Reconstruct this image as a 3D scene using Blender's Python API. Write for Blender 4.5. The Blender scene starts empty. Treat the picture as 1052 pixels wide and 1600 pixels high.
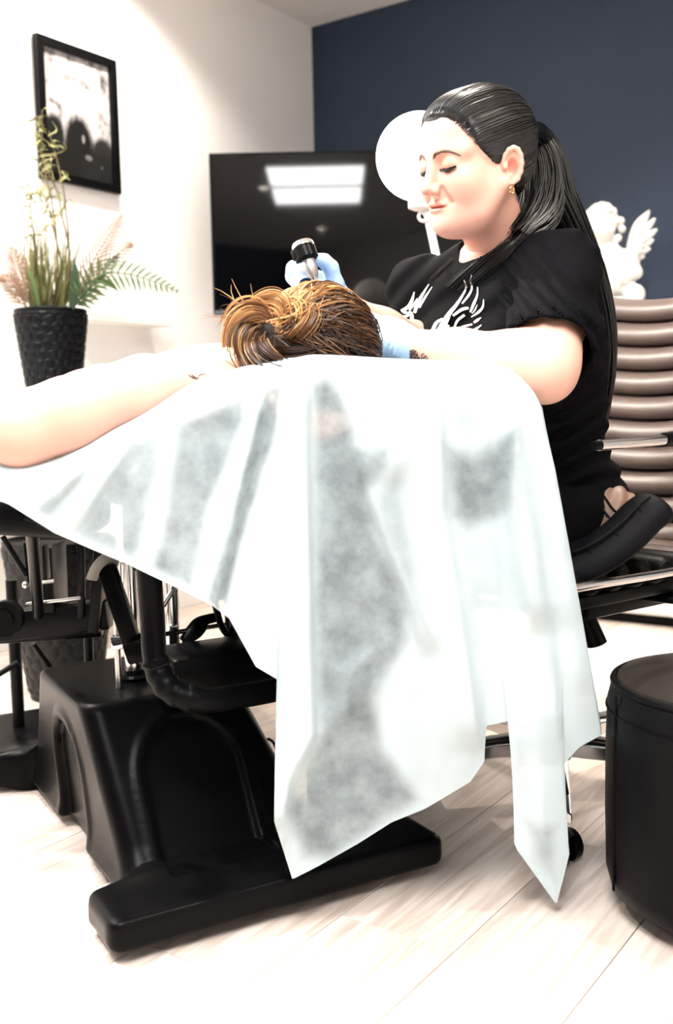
import bpy, bmesh, math, random
import numpy as np
from mathutils import Vector, Matrix, noise
from mathutils.bvhtree import BVHTree

R = math.radians
C = bpy.context.scene.collection
SC = bpy.context.scene

# ------------------------------------------------------------------ camera
PITCH, ROLL, FPX = math.atan(0.1), 0.019, 1600.0
CAM = Vector((0, 0, 0.75))
_F = Vector((0, math.cos(PITCH), -math.sin(PITCH)))
_R0 = Vector((1, 0, 0)); _U0 = Vector((0, math.sin(PITCH), math.cos(PITCH)))
_R = _R0 * math.cos(ROLL) - _U0 * math.sin(ROLL)
_U = _U0 * math.cos(ROLL) + _R0 * math.sin(ROLL)
cd = bpy.data.cameras.new('camera'); cam = bpy.data.objects.new('camera', cd); C.objects.link(cam)
cam.matrix_world = Matrix(((_R.x, _U.x, -_F.x, CAM.x), (_R.y, _U.y, -_F.y, CAM.y), (_R.z, _U.z, -_F.z, CAM.z), (0, 0, 0, 1)))
cd.sensor_fit = 'VERTICAL'; cd.sensor_height = 36.0; cd.lens = 36.0; cd.clip_start = 0.02
cd.dof.use_dof = True; cd.dof.focus_distance = 1.62; cd.dof.aperture_fstop = 4.0
SC.camera = cam

# ------------------------------------------------------------------ world, exposure
w = bpy.data.worlds.new('world'); SC.world = w; w.use_nodes = True
w.node_tree.nodes['Background'].inputs[0].default_value = (0.9, 0.95, 1, 1)
w.node_tree.nodes['Background'].inputs[1].default_value = 0.3
SC.view_settings.view_transform = 'Standard'; SC.view_settings.look = 'None'
SC.view_settings.gamma = 1.0; SC.view_settings.use_curve_mapping = False
SC.view_settings.exposure = 0.0
PANEL = 42.0        # radiance of the ceiling LED panels, scaled up for the added one
SPOT = 80.0         # watts of each recessed ceiling spot
RING = 11.0         # radiance of the round lamp behind the artist

# ------------------------------------------------------------------ helpers
def at(px, py, Y):
    """world point on the sight line of photo pixel (px, py) at distance Y in front of the camera"""
    d = _F + _R * ((px - 526) / FPX) + _U * ((800 - py) / FPX)
    return CAM + d * (Y / d.y)

def V(*a): return Vector(a)
def lerp(a, b, t): return a + (b - a) * t
def sstep(a, b, x):
    t = np.clip((x - a) / (b - a), 0, 1); return t * t * (3 - 2 * t)

def catmull(pts, n):
    """n samples along a Catmull-Rom curve through pts (tuples or Vectors of any size)"""
    P = np.array([tuple(p) for p in pts], float)
    if len(P) < 3:
        t = np.linspace(0, 1, n)[:, None]; return P[0] * (1 - t) + P[-1] * t
    P = np.vstack([2 * P[0] - P[1], P, 2 * P[-1] - P[-2]])
    u = np.linspace(0, len(P) - 3 - 1e-9, n); i = u.astype(int); t = (u - i)[:, None]
    a, b, c, d = P[i], P[i + 1], P[i + 2], P[i + 3]
    return 0.5 * (2 * b + (c - a) * t + (2 * a - 5 * b + 4 * c - d) * t ** 2 + (3 * b - a - 3 * c + d) * t ** 3)

class MB:
    """collects shapes, then links them as ONE mesh object"""
    def __init__(s): s.v = []; s.f = []; s.c = []; s.col = (1, 1, 1)
    def add(s, vs, fs):
        o = len(s.v); s.v += [tuple(p) for p in vs]; s.f += [tuple(i + o for i in f) for f in fs]; s.c += [s.col] * len(vs); return s
    def box(s, c, size, rot=None, r=0.0, seg=2):
        bm = bmesh.new(); bmesh.ops.create_cube(bm, size=1)
        for p in bm.verts: p.co = Vector((p.co.x * size[0], p.co.y * size[1], p.co.z * size[2]))
        if r > 0: bmesh.ops.bevel(bm, geom=bm.edges[:], offset=r, segments=seg, profile=0.5, affect='EDGES')
        return s.bm(bm, c, rot)
    def bm(s, bm, c=(0, 0, 0), rot=None):
        M = (rot.to_4x4() if rot is not None else Matrix.Identity(4)); M.translation = Vector(c)
        bm.verts.ensure_lookup_table(); bm.verts.index_update()
        s.add([M @ p.co for p in bm.verts], [[q.index for q in f.verts] for f in bm.faces]); bm.free(); return s
    def tube(s, path, rad, n=8, caps=True, flat=1.0):
        P = [Vector(p) for p in path]; m = len(P)
        rr = rad if hasattr(rad, '__len__') else [rad] * m
        T = [(P[min(i + 1, m - 1)] - P[max(i - 1, 0)]).normalized() for i in range(m)]
        nrm = T[0].orthogonal().normalized(); vs = []; fs = []
        for i in range(m):
            nrm = (nrm - T[i] * nrm.dot(T[i]))
            nrm = nrm.normalized() if nrm.length > 1e-6 else T[i].orthogonal().normalized()
            b = T[i].cross(nrm)
            for k in range(n):
                a = 2 * math.pi * k / n
                vs.append(P[i] + nrm * (math.cos(a) * rr[i]) + b * (math.sin(a) * rr[i] * flat))
        for i in range(m - 1):
            for k in range(n):
                k2 = (k + 1) % n; fs.append((i * n + k, i * n + k2, (i + 1) * n + k2, (i + 1) * n + k))
        if caps:
            fs.append(tuple(range(n))[::-1]); fs.append(tuple((m - 1) * n + k for k in range(n)))
        return s.add(vs, fs)
    def cyl(s, a, b, r, r2=None, n=24): return s.tube([a, b], [r, r if r2 is None else r2], n)
    def lathe(s, prof, c=(0, 0, 0), rot=None, n=40):
        M = (rot.to_4x4() if rot is not None else Matrix.Identity(4)); M.translation = Vector(c)
        vs = []; fs = []; m = len(prof)
        for (r, z) in prof:
            for k in range(n):
                a = 2 * math.pi * k / n; vs.append(M @ Vector((r * math.cos(a), r * math.sin(a), z)))
        for i in range(m - 1):
            for k in range(n):
                k2 = (k + 1) % n; fs.append((i * n + k, i * n + k2, (i + 1) * n + k2, (i + 1) * n + k))
        fs.append(tuple(range(n))[::-1]); fs.append(tuple((m - 1) * n + k for k in range(n)))
        return s.add(vs, fs)
    def ball(s, c, r, n=16, rot=None):
        if not hasattr(r, '__len__'): r = (r, r, r)
        bm = bmesh.new(); bmesh.ops.create_uvsphere(bm, u_segments=n, v_segments=max(6, n // 2), radius=1)
        for p in bm.verts: p.co = Vector((p.co.x * r[0], p.co.y * r[1], p.co.z * r[2]))
        return s.bm(bm, c, rot)
    def ribbon(s, path, width, side):
        """flat blade: path points, widths, and a side vector (or list)"""
        P = [Vector(p) for p in path]; m = len(P); vs = []
        for i in range(m):
            sd = Vector(side[i]) if isinstance(side, list) else Vector(side)
            vs += [P[i] - sd * width[i], P[i] + sd * width[i]]
        return s.add(vs, [(2 * i, 2 * i + 1, 2 * i + 3, 2 * i + 2) for i in range(m - 1)])
    def build(s, name, m, parent=None, smooth=True, loc=None, bevel=0, angle=40):
        me = bpy.data.meshes.new(name); me.from_pydata(s.v, [], s.f); me.update()
        if any(c != (1, 1, 1) for c in s.c):
            ca = me.color_attributes.new('Col', 'FLOAT_COLOR', 'POINT')
            ca.data.foreach_set('color', np.hstack([np.array(s.c, np.float32), np.ones((len(s.c), 1), np.float32)]).ravel())
        return link(name, me, m, parent, smooth, loc, bevel, angle)

def link(name, me, m, parent=None, smooth=True, loc=None, bevel=0, angle=40):
    o = bpy.data.objects.new(name, me); C.objects.link(o)
    if m is not None: me.materials.append(m)
    if smooth:
        me.polygons.foreach_set('use_smooth', [True] * len(me.polygons))
        if angle < 180:
            try: me.set_sharp_from_angle(angle=R(angle))
            except Exception: pass
    if bevel:
        b = o.modifiers.new('bevel', 'BEVEL'); b.width = bevel; b.segments = 2; b.limit_method = 'ANGLE'; b.angle_limit = R(35)
    if loc is not None: o.location = loc
    if parent is not None:
        o.parent = parent; o.matrix_parent_inverse = parent_matrix(parent).inverted()
    return o

def parent_matrix(o):
    m = Matrix.LocRotScale(o.location, o.rotation_euler, o.scale)
    return (parent_matrix(o.parent) @ o.matrix_parent_inverse @ m) if o.parent else m

def tag(o, label=None, cat=None, group=None, kind=None):
    if label: o['label'] = label
    if cat: o['category'] = cat
    if group: o['group'] = group
    if kind: o['kind'] = kind
    return o

def thing(name, label, cat, loc=(0, 0, 0), rotz=0, group=None):
    o = bpy.data.objects.new(name, None); C.objects.link(o); o.empty_display_size = 0.05
    o.location = loc; o.rotation_euler = (0, 0, rotz)
    return tag(o, label, cat, group)

# ------------------------------------------------------------------ signed-distance modelling
class Field:
    """organic solids: blend primitives on a grid, then take the surface with surface nets"""
    def __init__(s, lo, hi, h, M=None):
        s.lo = np.array(lo, float); s.h = h; s.M = M
        s.n = np.ceil((np.array(hi) - s.lo) / h).astype(int) + 1
        s.v = np.full(tuple(s.n), 0.3, np.float32)
        s.ax = [(s.lo[i] + np.arange(s.n[i]) * h).astype(np.float32) for i in range(3)]
    def _op(s, fn, lo, hi, k, op):
        m = k + 3 * s.h; sl = []; ax = []
        for i in range(3):
            a = max(0, int((lo[i] - m - s.lo[i]) / s.h)); b = min(s.n[i], int((hi[i] + m - s.lo[i]) / s.h) + 2)
            if a >= b: return s
            sl.append(slice(a, b)); sh = [1, 1, 1]; sh[i] = -1; ax.append(s.ax[i][a:b].reshape(sh))
        d = fn(*ax); sl = tuple(sl); v = s.v[sl]
        if op == 'u':
            if k > 0:
                h = np.maximum(k - np.abs(v - d), 0) / k; s.v[sl] = np.minimum(v, d) - h * h * k * 0.25
            else: s.v[sl] = np.minimum(v, d)
        elif op == 's':
            d = -d
            if k > 0:
                h = np.maximum(k - np.abs(v - d), 0) / k; s.v[sl] = np.maximum(v, d) + h * h * k * 0.25
            else: s.v[sl] = np.maximum(v, d)
        elif op == 'a': s.v[sl] = v + d
        return s
    def cone(s, a, b, ra, rb, k=0.0, op='u'):
        a = np.array(tuple(a), np.float32); b = np.array(tuple(b), np.float32); ab = b - a; L2 = float(ab @ ab) + 1e-12; r = max(ra, rb)
        def fn(x, y, z):
            t = np.clip(((x - a[0]) * ab[0] + (y - a[1]) * ab[1] + (z - a[2]) * ab[2]) / L2, 0, 1)
            return np.sqrt((x - a[0] - t * ab[0]) ** 2 + (y - a[1] - t * ab[1]) ** 2 + (z - a[2] - t * ab[2]) ** 2) - (ra + t * (rb - ra))
        return s._op(fn, np.minimum(a, b) - r, np.maximum(a, b) + r, k, op)
    def chain(s, pts, rad, k=0.01, op='u', kin=None):
        for i in range(len(pts) - 1): s.cone(pts[i], pts[i + 1], rad[i], rad[i + 1], k if i == 0 or kin is None else kin, op)
        return s
    def ell(s, c, r, k=0.0, op='u', rot=None):
        c = np.array(tuple(c), np.float32); r = np.array(r, np.float32); m = float(r.max())
        A = np.array(rot.to_3x3().transposed() if rot is not None else Matrix.Identity(3), np.float32)
        def fn(x, y, z):
            x = x - c[0]; y = y - c[1]; z = z - c[2]
            q = [(A[i, 0] * x + A[i, 1] * y + A[i, 2] * z) / r[i] for i in range(3)]
            k0 = np.sqrt(q[0] ** 2 + q[1] ** 2 + q[2] ** 2); k1 = np.sqrt((q[0] / r[0]) ** 2 + (q[1] / r[1]) ** 2 + (q[2] / r[2]) ** 2)
            return k0 * (k0 - 1) / (k1 + 1e-9)
        return s._op(fn, c - m, c + m, k, op)
    def rbox(s, c, half, r=0.0, k=0.0, op='u', rot=None):
        c = np.array(tuple(c), np.float32); hb = np.array(half, np.float32) - r; m = float(np.linalg.norm(half))
        A = np.array(rot.to_3x3().transposed() if rot is not None else Matrix.Identity(3), np.float32)
        def fn(x, y, z):
            x = x - c[0]; y = y - c[1]; z = z - c[2]
            q = [np.abs(A[i, 0] * x + A[i, 1] * y + A[i, 2] * z) - hb[i] for i in range(3)]
            return np.sqrt(sum(np.maximum(t, 0) ** 2 for t in q)) + np.minimum(np.maximum(q[0], np.maximum(q[1], q[2])), 0) - r
        return s._op(fn, c - m, c + m, k, op)
    def torus(s, c, axis, Rr, r, k=0.0, op='u'):
        c = np.array(tuple(c), np.float32); n = np.array(tuple(Vector(axis).normalized()), np.float32)
        def fn(x, y, z):
            x = x - c[0]; y = y - c[1]; z = z - c[2]; h = x * n[0] + y * n[1] + z * n[2]
            rho = np.sqrt(np.maximum(x * x + y * y + z * z - h * h, 0)); return np.sqrt((rho - Rr) ** 2 + h * h) - r
        return s._op(fn, c - Rr - r, c + Rr + r, k, op)
    def fn(s, f, lo, hi, k=0.0, op='u'): return s._op(f, np.array(lo), np.array(hi), k, op)
    def mesh(s, smooth_it=0):
        v = s.v; g = v < 0; n = s.n
        cnt = np.zeros(tuple(n - 1), np.int8)
        for i in (0, 1):
            for j in (0, 1):
                for k in (0, 1): cnt += g[i:n[0] - 1 + i, j:n[1] - 1 + j, k:n[2] - 1 + k]
        idx = np.argwhere((cnt > 0) & (cnt < 8)); N = len(idx)
        cor = {}
        for i in (0, 1):
            for j in (0, 1):
                for k in (0, 1): cor[i, j, k] = v[idx[:, 0] + i, idx[:, 1] + j, idx[:, 2] + k]
        acc = np.zeros((N, 3)); num = np.zeros(N)
        for a in cor:
            for ax in range(3):
                if a[ax]: continue
                b = list(a); b[ax] = 1; b = tuple(b); va, vb = cor[a], cor[b]; m = (va < 0) != (vb < 0)
                t = np.where(m, va / np.where(m, va - vb, 1), 0)
                p = np.tile(np.array(a, float), (N, 1)); p[:, ax] += t
                acc[m] += p[m]; num[m] += 1
        P = (idx + acc / num[:, None]) * s.h + s.lo
        vid = np.full(tuple(n - 1), -1, np.int32); vid[idx[:, 0], idx[:, 1], idx[:, 2]] = np.arange(N)
        Q = []
        for ax in range(3):
            b, c = (ax + 1) % 3, (ax + 2) % 3
            lo = [slice(1, -1)] * 3; hi = [slice(1, -1)] * 3; lo[ax] = slice(0, -1); hi[ax] = slice(1, None)
            A, B = g[tuple(lo)], g[tuple(hi)]; E = np.argwhere(A != B)
            if not len(E): continue
            ins = A[E[:, 0], E[:, 1], E[:, 2]]; E = E.copy(); E[:, b] += 1; E[:, c] += 1
            def cell(db, dc):
                q = E.copy(); q[:, b] -= db; q[:, c] -= dc; return vid[q[:, 0], q[:, 1], q[:, 2]]
            q = np.stack([cell(1, 1), cell(0, 1), cell(0, 0), cell(1, 0)], 1)
            q[~ins] = q[~ins][:, ::-1]; Q.append(q)
        Q = np.vstack(Q); Q = Q[(Q >= 0).all(1)]
        for _ in range(smooth_it):
            S = np.zeros_like(P); K = np.zeros(N)
            for a, b in ((0, 1), (1, 2), (2, 3), (3, 0)):
                np.add.at(S, Q[:, a], P[Q[:, b]]); np.add.at(S, Q[:, b], P[Q[:, a]]); np.add.at(K, Q[:, a], 1); np.add.at(K, Q[:, b], 1)
            P = 0.5 * P + 0.5 * S / np.maximum(K, 1)[:, None]
        if s.M is not None:
            M = np.array(s.M); P = P @ M[:3, :3].T + M[:3, 3]
        return P, Q

def np_object(name, P, Q, m, parent=None, col=None, attrs=None, smooth=True):
    me = bpy.data.meshes.new(name); nv, nf = len(P), len(Q); k = Q.shape[1]
    me.vertices.add(nv); me.vertices.foreach_set('co', np.asarray(P, np.float32).ravel())
    me.loops.add(nf * k); me.loops.foreach_set('vertex_index', np.asarray(Q, np.int32).ravel())
    me.polygons.add(nf); me.polygons.foreach_set('loop_start', np.arange(0, nf * k, k, dtype=np.int32))
    me.update(calc_edges=True); me.validate()
    if col is not None:
        ca = me.color_attributes.new('Col', 'FLOAT_COLOR', 'POINT')
        ca.data.foreach_set('color', np.hstack([col, np.ones((nv, 1))]).astype(np.float32).ravel())
    for n_, a in (attrs or {}).items():
        at_ = me.attributes.new(n_, 'FLOAT', 'POINT'); at_.data.foreach_set('value', np.asarray(a, np.float32))
    return link(name, me, m, parent, smooth, angle=180)

# ------------------------------------------------------------------ materials
def mat(name, col, rough=0.5, metal=0.0, spec=0.5, vary=0.08, scale=12.0, bump=0.0, bscale=60.0, col2=None, stretch=(1, 1, 1), attr=False, **kw):
    m = bpy.data.materials.new(name); m.use_nodes = True; nt = m.node_tree; N = nt.nodes; L = nt.links
    b = N['Principled BSDF']; b.inputs['Roughness'].default_value = rough; b.inputs['Metallic'].default_value = metal
    b.inputs['Specular IOR Level'].default_value = spec
    for k_, v_ in kw.items(): b.inputs[k_].default_value = v_
    tc = N.new('ShaderNodeTexCoord'); mp = N.new('ShaderNodeMapping'); mp.inputs['Scale'].default_value = stretch; L.new(tc.outputs['Object'], mp.inputs[0])
    nz = N.new('ShaderNodeTexNoise'); nz.inputs['Scale'].default_value = scale; nz.inputs['Detail'].default_value = 5; L.new(mp.outputs[0], nz.inputs['Vector'])
    mx = N.new('ShaderNodeMix'); mx.data_type = 'RGBA'; L.new(nz.outputs['Fac'], mx.inputs[0])
    c2 = col2 if col2 else tuple(c * (1 - vary) for c in col); c1 = col if col2 else tuple(min(1, c * (1 + vary)) for c in col)
    mx.inputs[6].default_value = (*c1, 1); mx.inputs[7].default_value = (*c2, 1); out = mx.outputs[2]
    if attr:
        a = N.new('ShaderNodeAttribute'); a.attribute_name = 'Col'; mu = N.new('ShaderNodeMix'); mu.data_type = 'RGBA'; mu.blend_type = 'MULTIPLY'; mu.inputs[0].default_value = 1
        L.new(out, mu.inputs[6]); L.new(a.outputs['Color'], mu.inputs[7]); out = mu.outputs[2]
    L.new(out, b.inputs['Base Color'])
    if bump:
        n2 = N.new('ShaderNodeTexNoise'); n2.inputs['Scale'].default_value = bscale; n2.inputs['Detail'].default_value = 4; L.new(mp.outputs[0], n2.inputs['Vector'])
        bp = N.new('ShaderNodeBump'); bp.inputs['Strength'].default_value = bump; bp.inputs['Distance'].default_value = 0.005
        L.new(n2.outputs['Fac'], bp.inputs['Height']); L.new(bp.outputs[0], b.inputs['Normal'])
    return m

def emit(name, col, strength):
    m = bpy.data.materials.new(name); m.use_nodes = True; nt = m.node_tree; b = nt.nodes['Principled BSDF']
    b.inputs['Base Color'].default_value = (0.8, 0.8, 0.8, 1); b.inputs['Emission Color'].default_value = (*col, 1); b.inputs['Emission Strength'].default_value = strength
    return m

M_WALL = mat('white_wall_paint', (0.86, 0.855, 0.845), 0.75, vary=0.02, bump=0.05, bscale=200)
M_NAVY = mat('navy_wall_paint', (0.020, 0.033, 0.060), 0.6, vary=0.25, scale=2.0, bump=0.05, bscale=200, spec=0.3)
M_CEIL = mat('ceiling_paint', (0.66, 0.65, 0.64), 0.9, vary=0.02)
M_WHITE = mat('white_lacquer', (0.84, 0.83, 0.81), 0.4, vary=0.02)
M_BPLAS = mat('black_plastic', (0.0030, 0.0030, 0.0033), 0.30, spec=0.07, vary=0.2, bump=0.03, bscale=300)
M_BMET = mat('black_metal', (0.003, 0.003, 0.0035), 0.33, spec=0.10, vary=0.2)
M_LEATH = mat('black_leather', (0.0023, 0.0023, 0.0029), 0.40, spec=0.08, vary=0.25, bump=0.12, bscale=220)
M_BROWN = mat('dark_brown_leather', (0.100, 0.071, 0.060), 0.38, spec=0.5, vary=0.15, bump=0.08, bscale=260)
M_CHROME = mat('chrome', (0.80, 0.79, 0.78), 0.12, metal=1.0, vary=0.05)
M_STEEL = mat('brushed_steel', (0.55, 0.54, 0.53), 0.28, metal=1.0, vary=0.1)
M_CLOTHB = mat('black_cotton', (0.0034, 0.0034, 0.0044), 0.75, spec=0.04, vary=0.2, bump=0.15, bscale=500)
M_NYLON = mat('black_nylon', (0.004, 0.004, 0.0055), 0.55, spec=0.08, vary=0.2, bump=0.1, bscale=400)
M_SKIN = mat('skin', (0.74, 0.42, 0.325), 0.48, spec=0.35, vary=0.05, scale=30, attr=True, bump=0.04, bscale=500)
M_GLOVE = mat('blue_nitrile', (0.37, 0.53, 0.76), 0.5, spec=0.4, vary=0.06, scale=40, bump=0.25, bscale=120)
M_HAIRB = mat('black_hair', (0.0035, 0.0032, 0.0034), 0.38, spec=0.40, vary=0.3, scale=60)
M_HAIRC = mat('highlighted_brown_hair', (1, 1, 1), 0.45, spec=0.4, vary=0.12, scale=80, attr=True)
# ================================================================== SETTING
CN = V(-0.069, 4.68, 0)                       # the far corner of the room
DL = V(-math.sin(R(35)), -math.cos(R(35)), 0) # along the white wall, towards the camera
DN = V(math.cos(R(35)), -math.sin(R(35)), 0)  # along the navy wall, to the right
ROOM = Matrix(((DN.x, -DL.x, 0), (DN.y, -DL.y, 0), (0, 0, 1)))    # local x = DN, local y = -DL
HC = 2.42
def rm(s, t, z=0): return CN + DL * s + DN * t + V(0, 0, z)
LS, LT = 6.6, 4.6
def slab(name, c, size, m, r=0.0):
    o = MB().box((0, 0, 0), size, None, r).build(name, m, None, smooth=False)
    o.matrix_world = Matrix.LocRotScale(c, ROOM.to_euler(), None); return tag(o, kind='structure')
floor = slab('floor', rm(LS / 2, LT / 2, -0.035), (LT, LS, 0.05), mat('floor_underlay', (0.45, 0.40, 0.35), 0.8))
slab('ceiling', rm(LS / 2, LT / 2, HC + 0.05), (LT, LS, 0.1), M_CEIL)
slab('wall_left', rm(LS / 2, -0.05, HC / 2), (0.1, LS, HC + 0.02), M_WALL)
slab('wall_back', rm(-0.05, LT / 2, HC / 2), (LT, 0.1, HC + 0.02), M_NAVY)
slab('wall_right', rm(LS / 2, LT + 0.05, HC / 2), (0.1, LS, HC + 0.02), M_WALL)
slab('wall_front', rm(LS + 0.05, LT / 2, HC / 2), (LT, 0.1, HC + 0.02), M_NAVY)
slab('baseboard_left', rm(LS / 2, 0.008, 0.045), (0.016, LS, 0.09), M_WHITE, 0.004)
slab('baseboard_back', rm(0.008, LT / 2, 0.045), (LT, 0.016, 0.09), M_WHITE, 0.004)

# floor planks, every one its own piece
def wood():
    m = bpy.data.materials.new('whitewashed_oak'); m.use_nodes = True; nt = m.node_tree; N = nt.nodes; L = nt.links; b = N['Principled BSDF']
    tc = N.new('ShaderNodeTexCoord'); oi = N.new('ShaderNodeObjectInfo'); ad = N.new('ShaderNodeVectorMath'); ad.operation = 'MULTIPLY_ADD'
    cb = N.new('ShaderNodeCombineXYZ')
    for i in range(3): L.new(oi.outputs['Random'], cb.inputs[i])
    ad.inputs[1].default_value = (37, 53, 11); L.new(cb.outputs[0], ad.inputs[0]); L.new(tc.outputs['Object'], ad.inputs[2])
    mp = N.new('ShaderNodeMapping'); mp.inputs['Scale'].default_value = (14, 1.0, 1); L.new(ad.outputs[0], mp.inputs[0])
    n1 = N.new('ShaderNodeTexNoise'); n1.inputs['Scale'].default_value = 3; n1.inputs['Detail'].default_value = 8; n1.inputs['Distortion'].default_value = 1.2; L.new(mp.outputs[0], n1.inputs['Vector'])
    rp = N.new('ShaderNodeValToRGB'); e = rp.color_ramp.elements; e[0].position = 0.30; e[0].color = (0.50, 0.40, 0.34, 1); e[1].position = 0.62; e[1].color = (0.74, 0.66, 0.60, 1); L.new(n1.outputs['Fac'], rp.inputs[0])
    hs = N.new('ShaderNodeHueSaturation'); mr = N.new('ShaderNodeMapRange'); mr.inputs[3].default_value = 0.88; mr.inputs[4].default_value = 1.08
    L.new(oi.outputs['Random'], mr.inputs[0]); L.new(mr.outputs[0], hs.inputs['Value']); L.new(rp.outputs[0], hs.inputs['Color']); L.new(hs.outputs[0], b.inputs['Base Color'])
    b.inputs['Roughness'].default_value = 0.42; b.inputs['Specular IOR Level'].default_value = 0.4
    bp = N.new('ShaderNodeBump'); bp.inputs['Strength'].default_value = 0.15; bp.inputs['Distance'].default_value = 0.002; L.new(n1.outputs['Fac'], bp.inputs['Height']); L.new(bp.outputs[0], b.inputs['Normal'])
    return m
M_WOOD = wood()
PW, PL = 0.19, 1.30
pm = {}
def plank(t0, s0, s1):
    key = round(s1 - s0, 3)
    if key not in pm:
        bm = bmesh.new(); bmesh.ops.create_cube(bm, size=1)
        for p in bm.verts: p.co = Vector((p.co.x * (PW - 0.0012), p.co.y * (key - 0.0012), p.co.z * 0.010))
        bmesh.ops.bevel(bm, geom=[e for e in bm.edges if all(q.co.z > 0 for q in e.verts)], offset=0.0009, segments=1, affect='EDGES')
        me = bpy.data.meshes.new('plank'); bm.to_mesh(me); bm.free(); me.materials.append(M_WOOD); pm[key] = me
    o = bpy.data.objects.new('plank', pm[key]); C.objects.link(o); o.parent = floor
    c = rm((s0 + s1) / 2, t0 + PW / 2, -0.005); M = Matrix.LocRotScale(c, ROOM.to_euler(), None)
    o.matrix_parent_inverse = Matrix.Identity(4)
    L_ = Matrix.LocRotScale(rm(LS / 2, LT / 2, -0.035), ROOM.to_euler(), None).inverted() @ M
    o.location, o.rotation_euler, _ = L_.decompose()[0], L_.decompose()[1].to_euler(), None
rnd = random.Random(4)
for i in range(int(LT / PW) + 1):
    if (i + 1) * PW > LT + 0.02: break
    s = 0.0; off = [0.0, 0.87, 0.43, 0.65, 0.22][i % 5]
    cuts = [0.0] + [off + k * PL for k in range(6) if 0.1 < off + k * PL < LS - 0.1] + [LS]
    for a, b in zip(cuts[:-1], cuts[1:]): plank(i * PW, a, b)

# ceiling lamps
def led_panel(c, size, label, gain=1.0):
    t = thing('ceiling_light', label, 'ceiling light', c, 0, None)
    MB().box(c + V(0, 0, -0.02), (size[0] + 0.03, size[1] + 0.03, 0.036), None, 0.004).build('frame', M_WHITE, t, smooth=False)
    MB().box(c + V(0, 0, -0.040), (size[0], size[1], 0.006), None, 0.002).build('diffuser', emit('led_panel_light', (1.0, 0.99, 0.985), PANEL * gain), t, smooth=False)
    MB().box(c + V(0, 0, 0), (0.3, 0.3, 0.004)).build('mounting_plate', M_STEEL, t, smooth=False)
led_panel(V(-0.10, -0.20, HC - 0.002), (0.66, 0.56), 'white ceiling LED panel whose reflection is the lower bright block on the television')
led_panel(V(-0.10, 0.46, HC - 0.002), (0.66, 0.56), 'white ceiling LED panel whose reflection is the upper bright block on the television')
led_panel(V(-1.55, 1.55, HC - 0.002), (0.56, 0.56), 'added unseen ceiling LED panel brightening the picture wall', 1.9)  # out of view, added to brighten the white wall
def spot(p, watts, label, col=(1.0, 0.90, 0.78), size=100, aim=(0, 0, -1)):
    t = thing('recessed_spotlight', label, 'ceiling spotlight', p, 0, 'recessed ceiling spotlights')
    MB().lathe([(0.052, 0.0), (0.052, -0.006), (0.040, -0.008), (0.036, -0.002), (0.036, 0.0)], p).build('trim_ring', M_WHITE, t)
    MB().lathe([(0.034, -0.001), (0.034, -0.003), (0.001, -0.0032)], p).build('bulb', emit('warm_bulb', col, 60), t)
    l = bpy.data.lights.new('spot_beam', 'SPOT'); l.energy = watts; l.color = col; l.spot_size = R(size); l.spot_blend = 0.5; l.shadow_soft_size = 0.03
    o = bpy.data.objects.new('spot_beam', l); C.objects.link(o); o.parent = t; o.matrix_parent_inverse = Matrix.Translation(p).inverted()
    o.location = p + V(0, 0, -0.02); o.rotation_euler = Vector(aim).to_track_quat('-Z', 'Y').to_euler()
spot(V(-0.50, -0.06, HC), SPOT * 0.4, 'small warm recessed spotlight reflected left on the television')
spot(V(-0.09, -1.85, HC), SPOT * 0.4, 'small warm recessed spotlight reflected in the middle of the television')
spot(V(-1.15, 2.55, HC), SPOT * 3.4, 'warm recessed spotlight over the picture and plant', aim=(0.15, -0.15, -1), size=130)
spot(V(-0.55, 3.30, HC), SPOT * 1.2, 'warm recessed spotlight over the couch foot', aim=(-0.1, 0.1, -1), size=130)
spot(V(0.95, 2.75, HC), SPOT * 1.5, 'warm recessed spotlight over the cherub statue', aim=(0, 0.1, -1))
spot(V(0.95, 1.15, HC), SPOT * 1.0, 'warm recessed spotlight over the round pouf', aim=(-0.1, 0.2, -1))
spot(V(-1.10, 0.90, HC), SPOT * 1.0, 'warm recessed spotlight over the left side of the couch', aim=(0.15, 0.15, -1))

# picture frame on the white wall
fr_s0, fr_s1, fz0, fz1 = 1.192, 1.536, 1.516, 1.968
def wl(s, z, t=0.0): return rm(s, t, z)
t = thing('picture_frame', 'black framed black and white photograph on the white wall', 'picture', rm((fr_s0 + fr_s1) / 2, 0, fz0))
sw, zh = fr_s1 - fr_s0, fz1 - fz0; bw = 0.028
for nm, c, sz in (('frame_rail', wl((fr_s0 + fr_s1) / 2, fz1 - bw / 2, 0.014), (0.024, sw, bw)), ('frame_rail', wl((fr_s0 + fr_s1) / 2, fz0 + bw / 2, 0.014), (0.024, sw, bw)),
                  ('frame_stile', wl(fr_s0 + bw / 2, (fz0 + fz1) / 2, 0.014), (0.024, bw, zh - 2 * bw)), ('frame_stile', wl(fr_s1 - bw / 2, (fz0 + fz1) / 2, 0.014), (0.024, bw, zh - 2 * bw))):
    MB().box(c, sz, ROOM, 0.002).build(nm, M_BMET, t, smooth=False)
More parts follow.
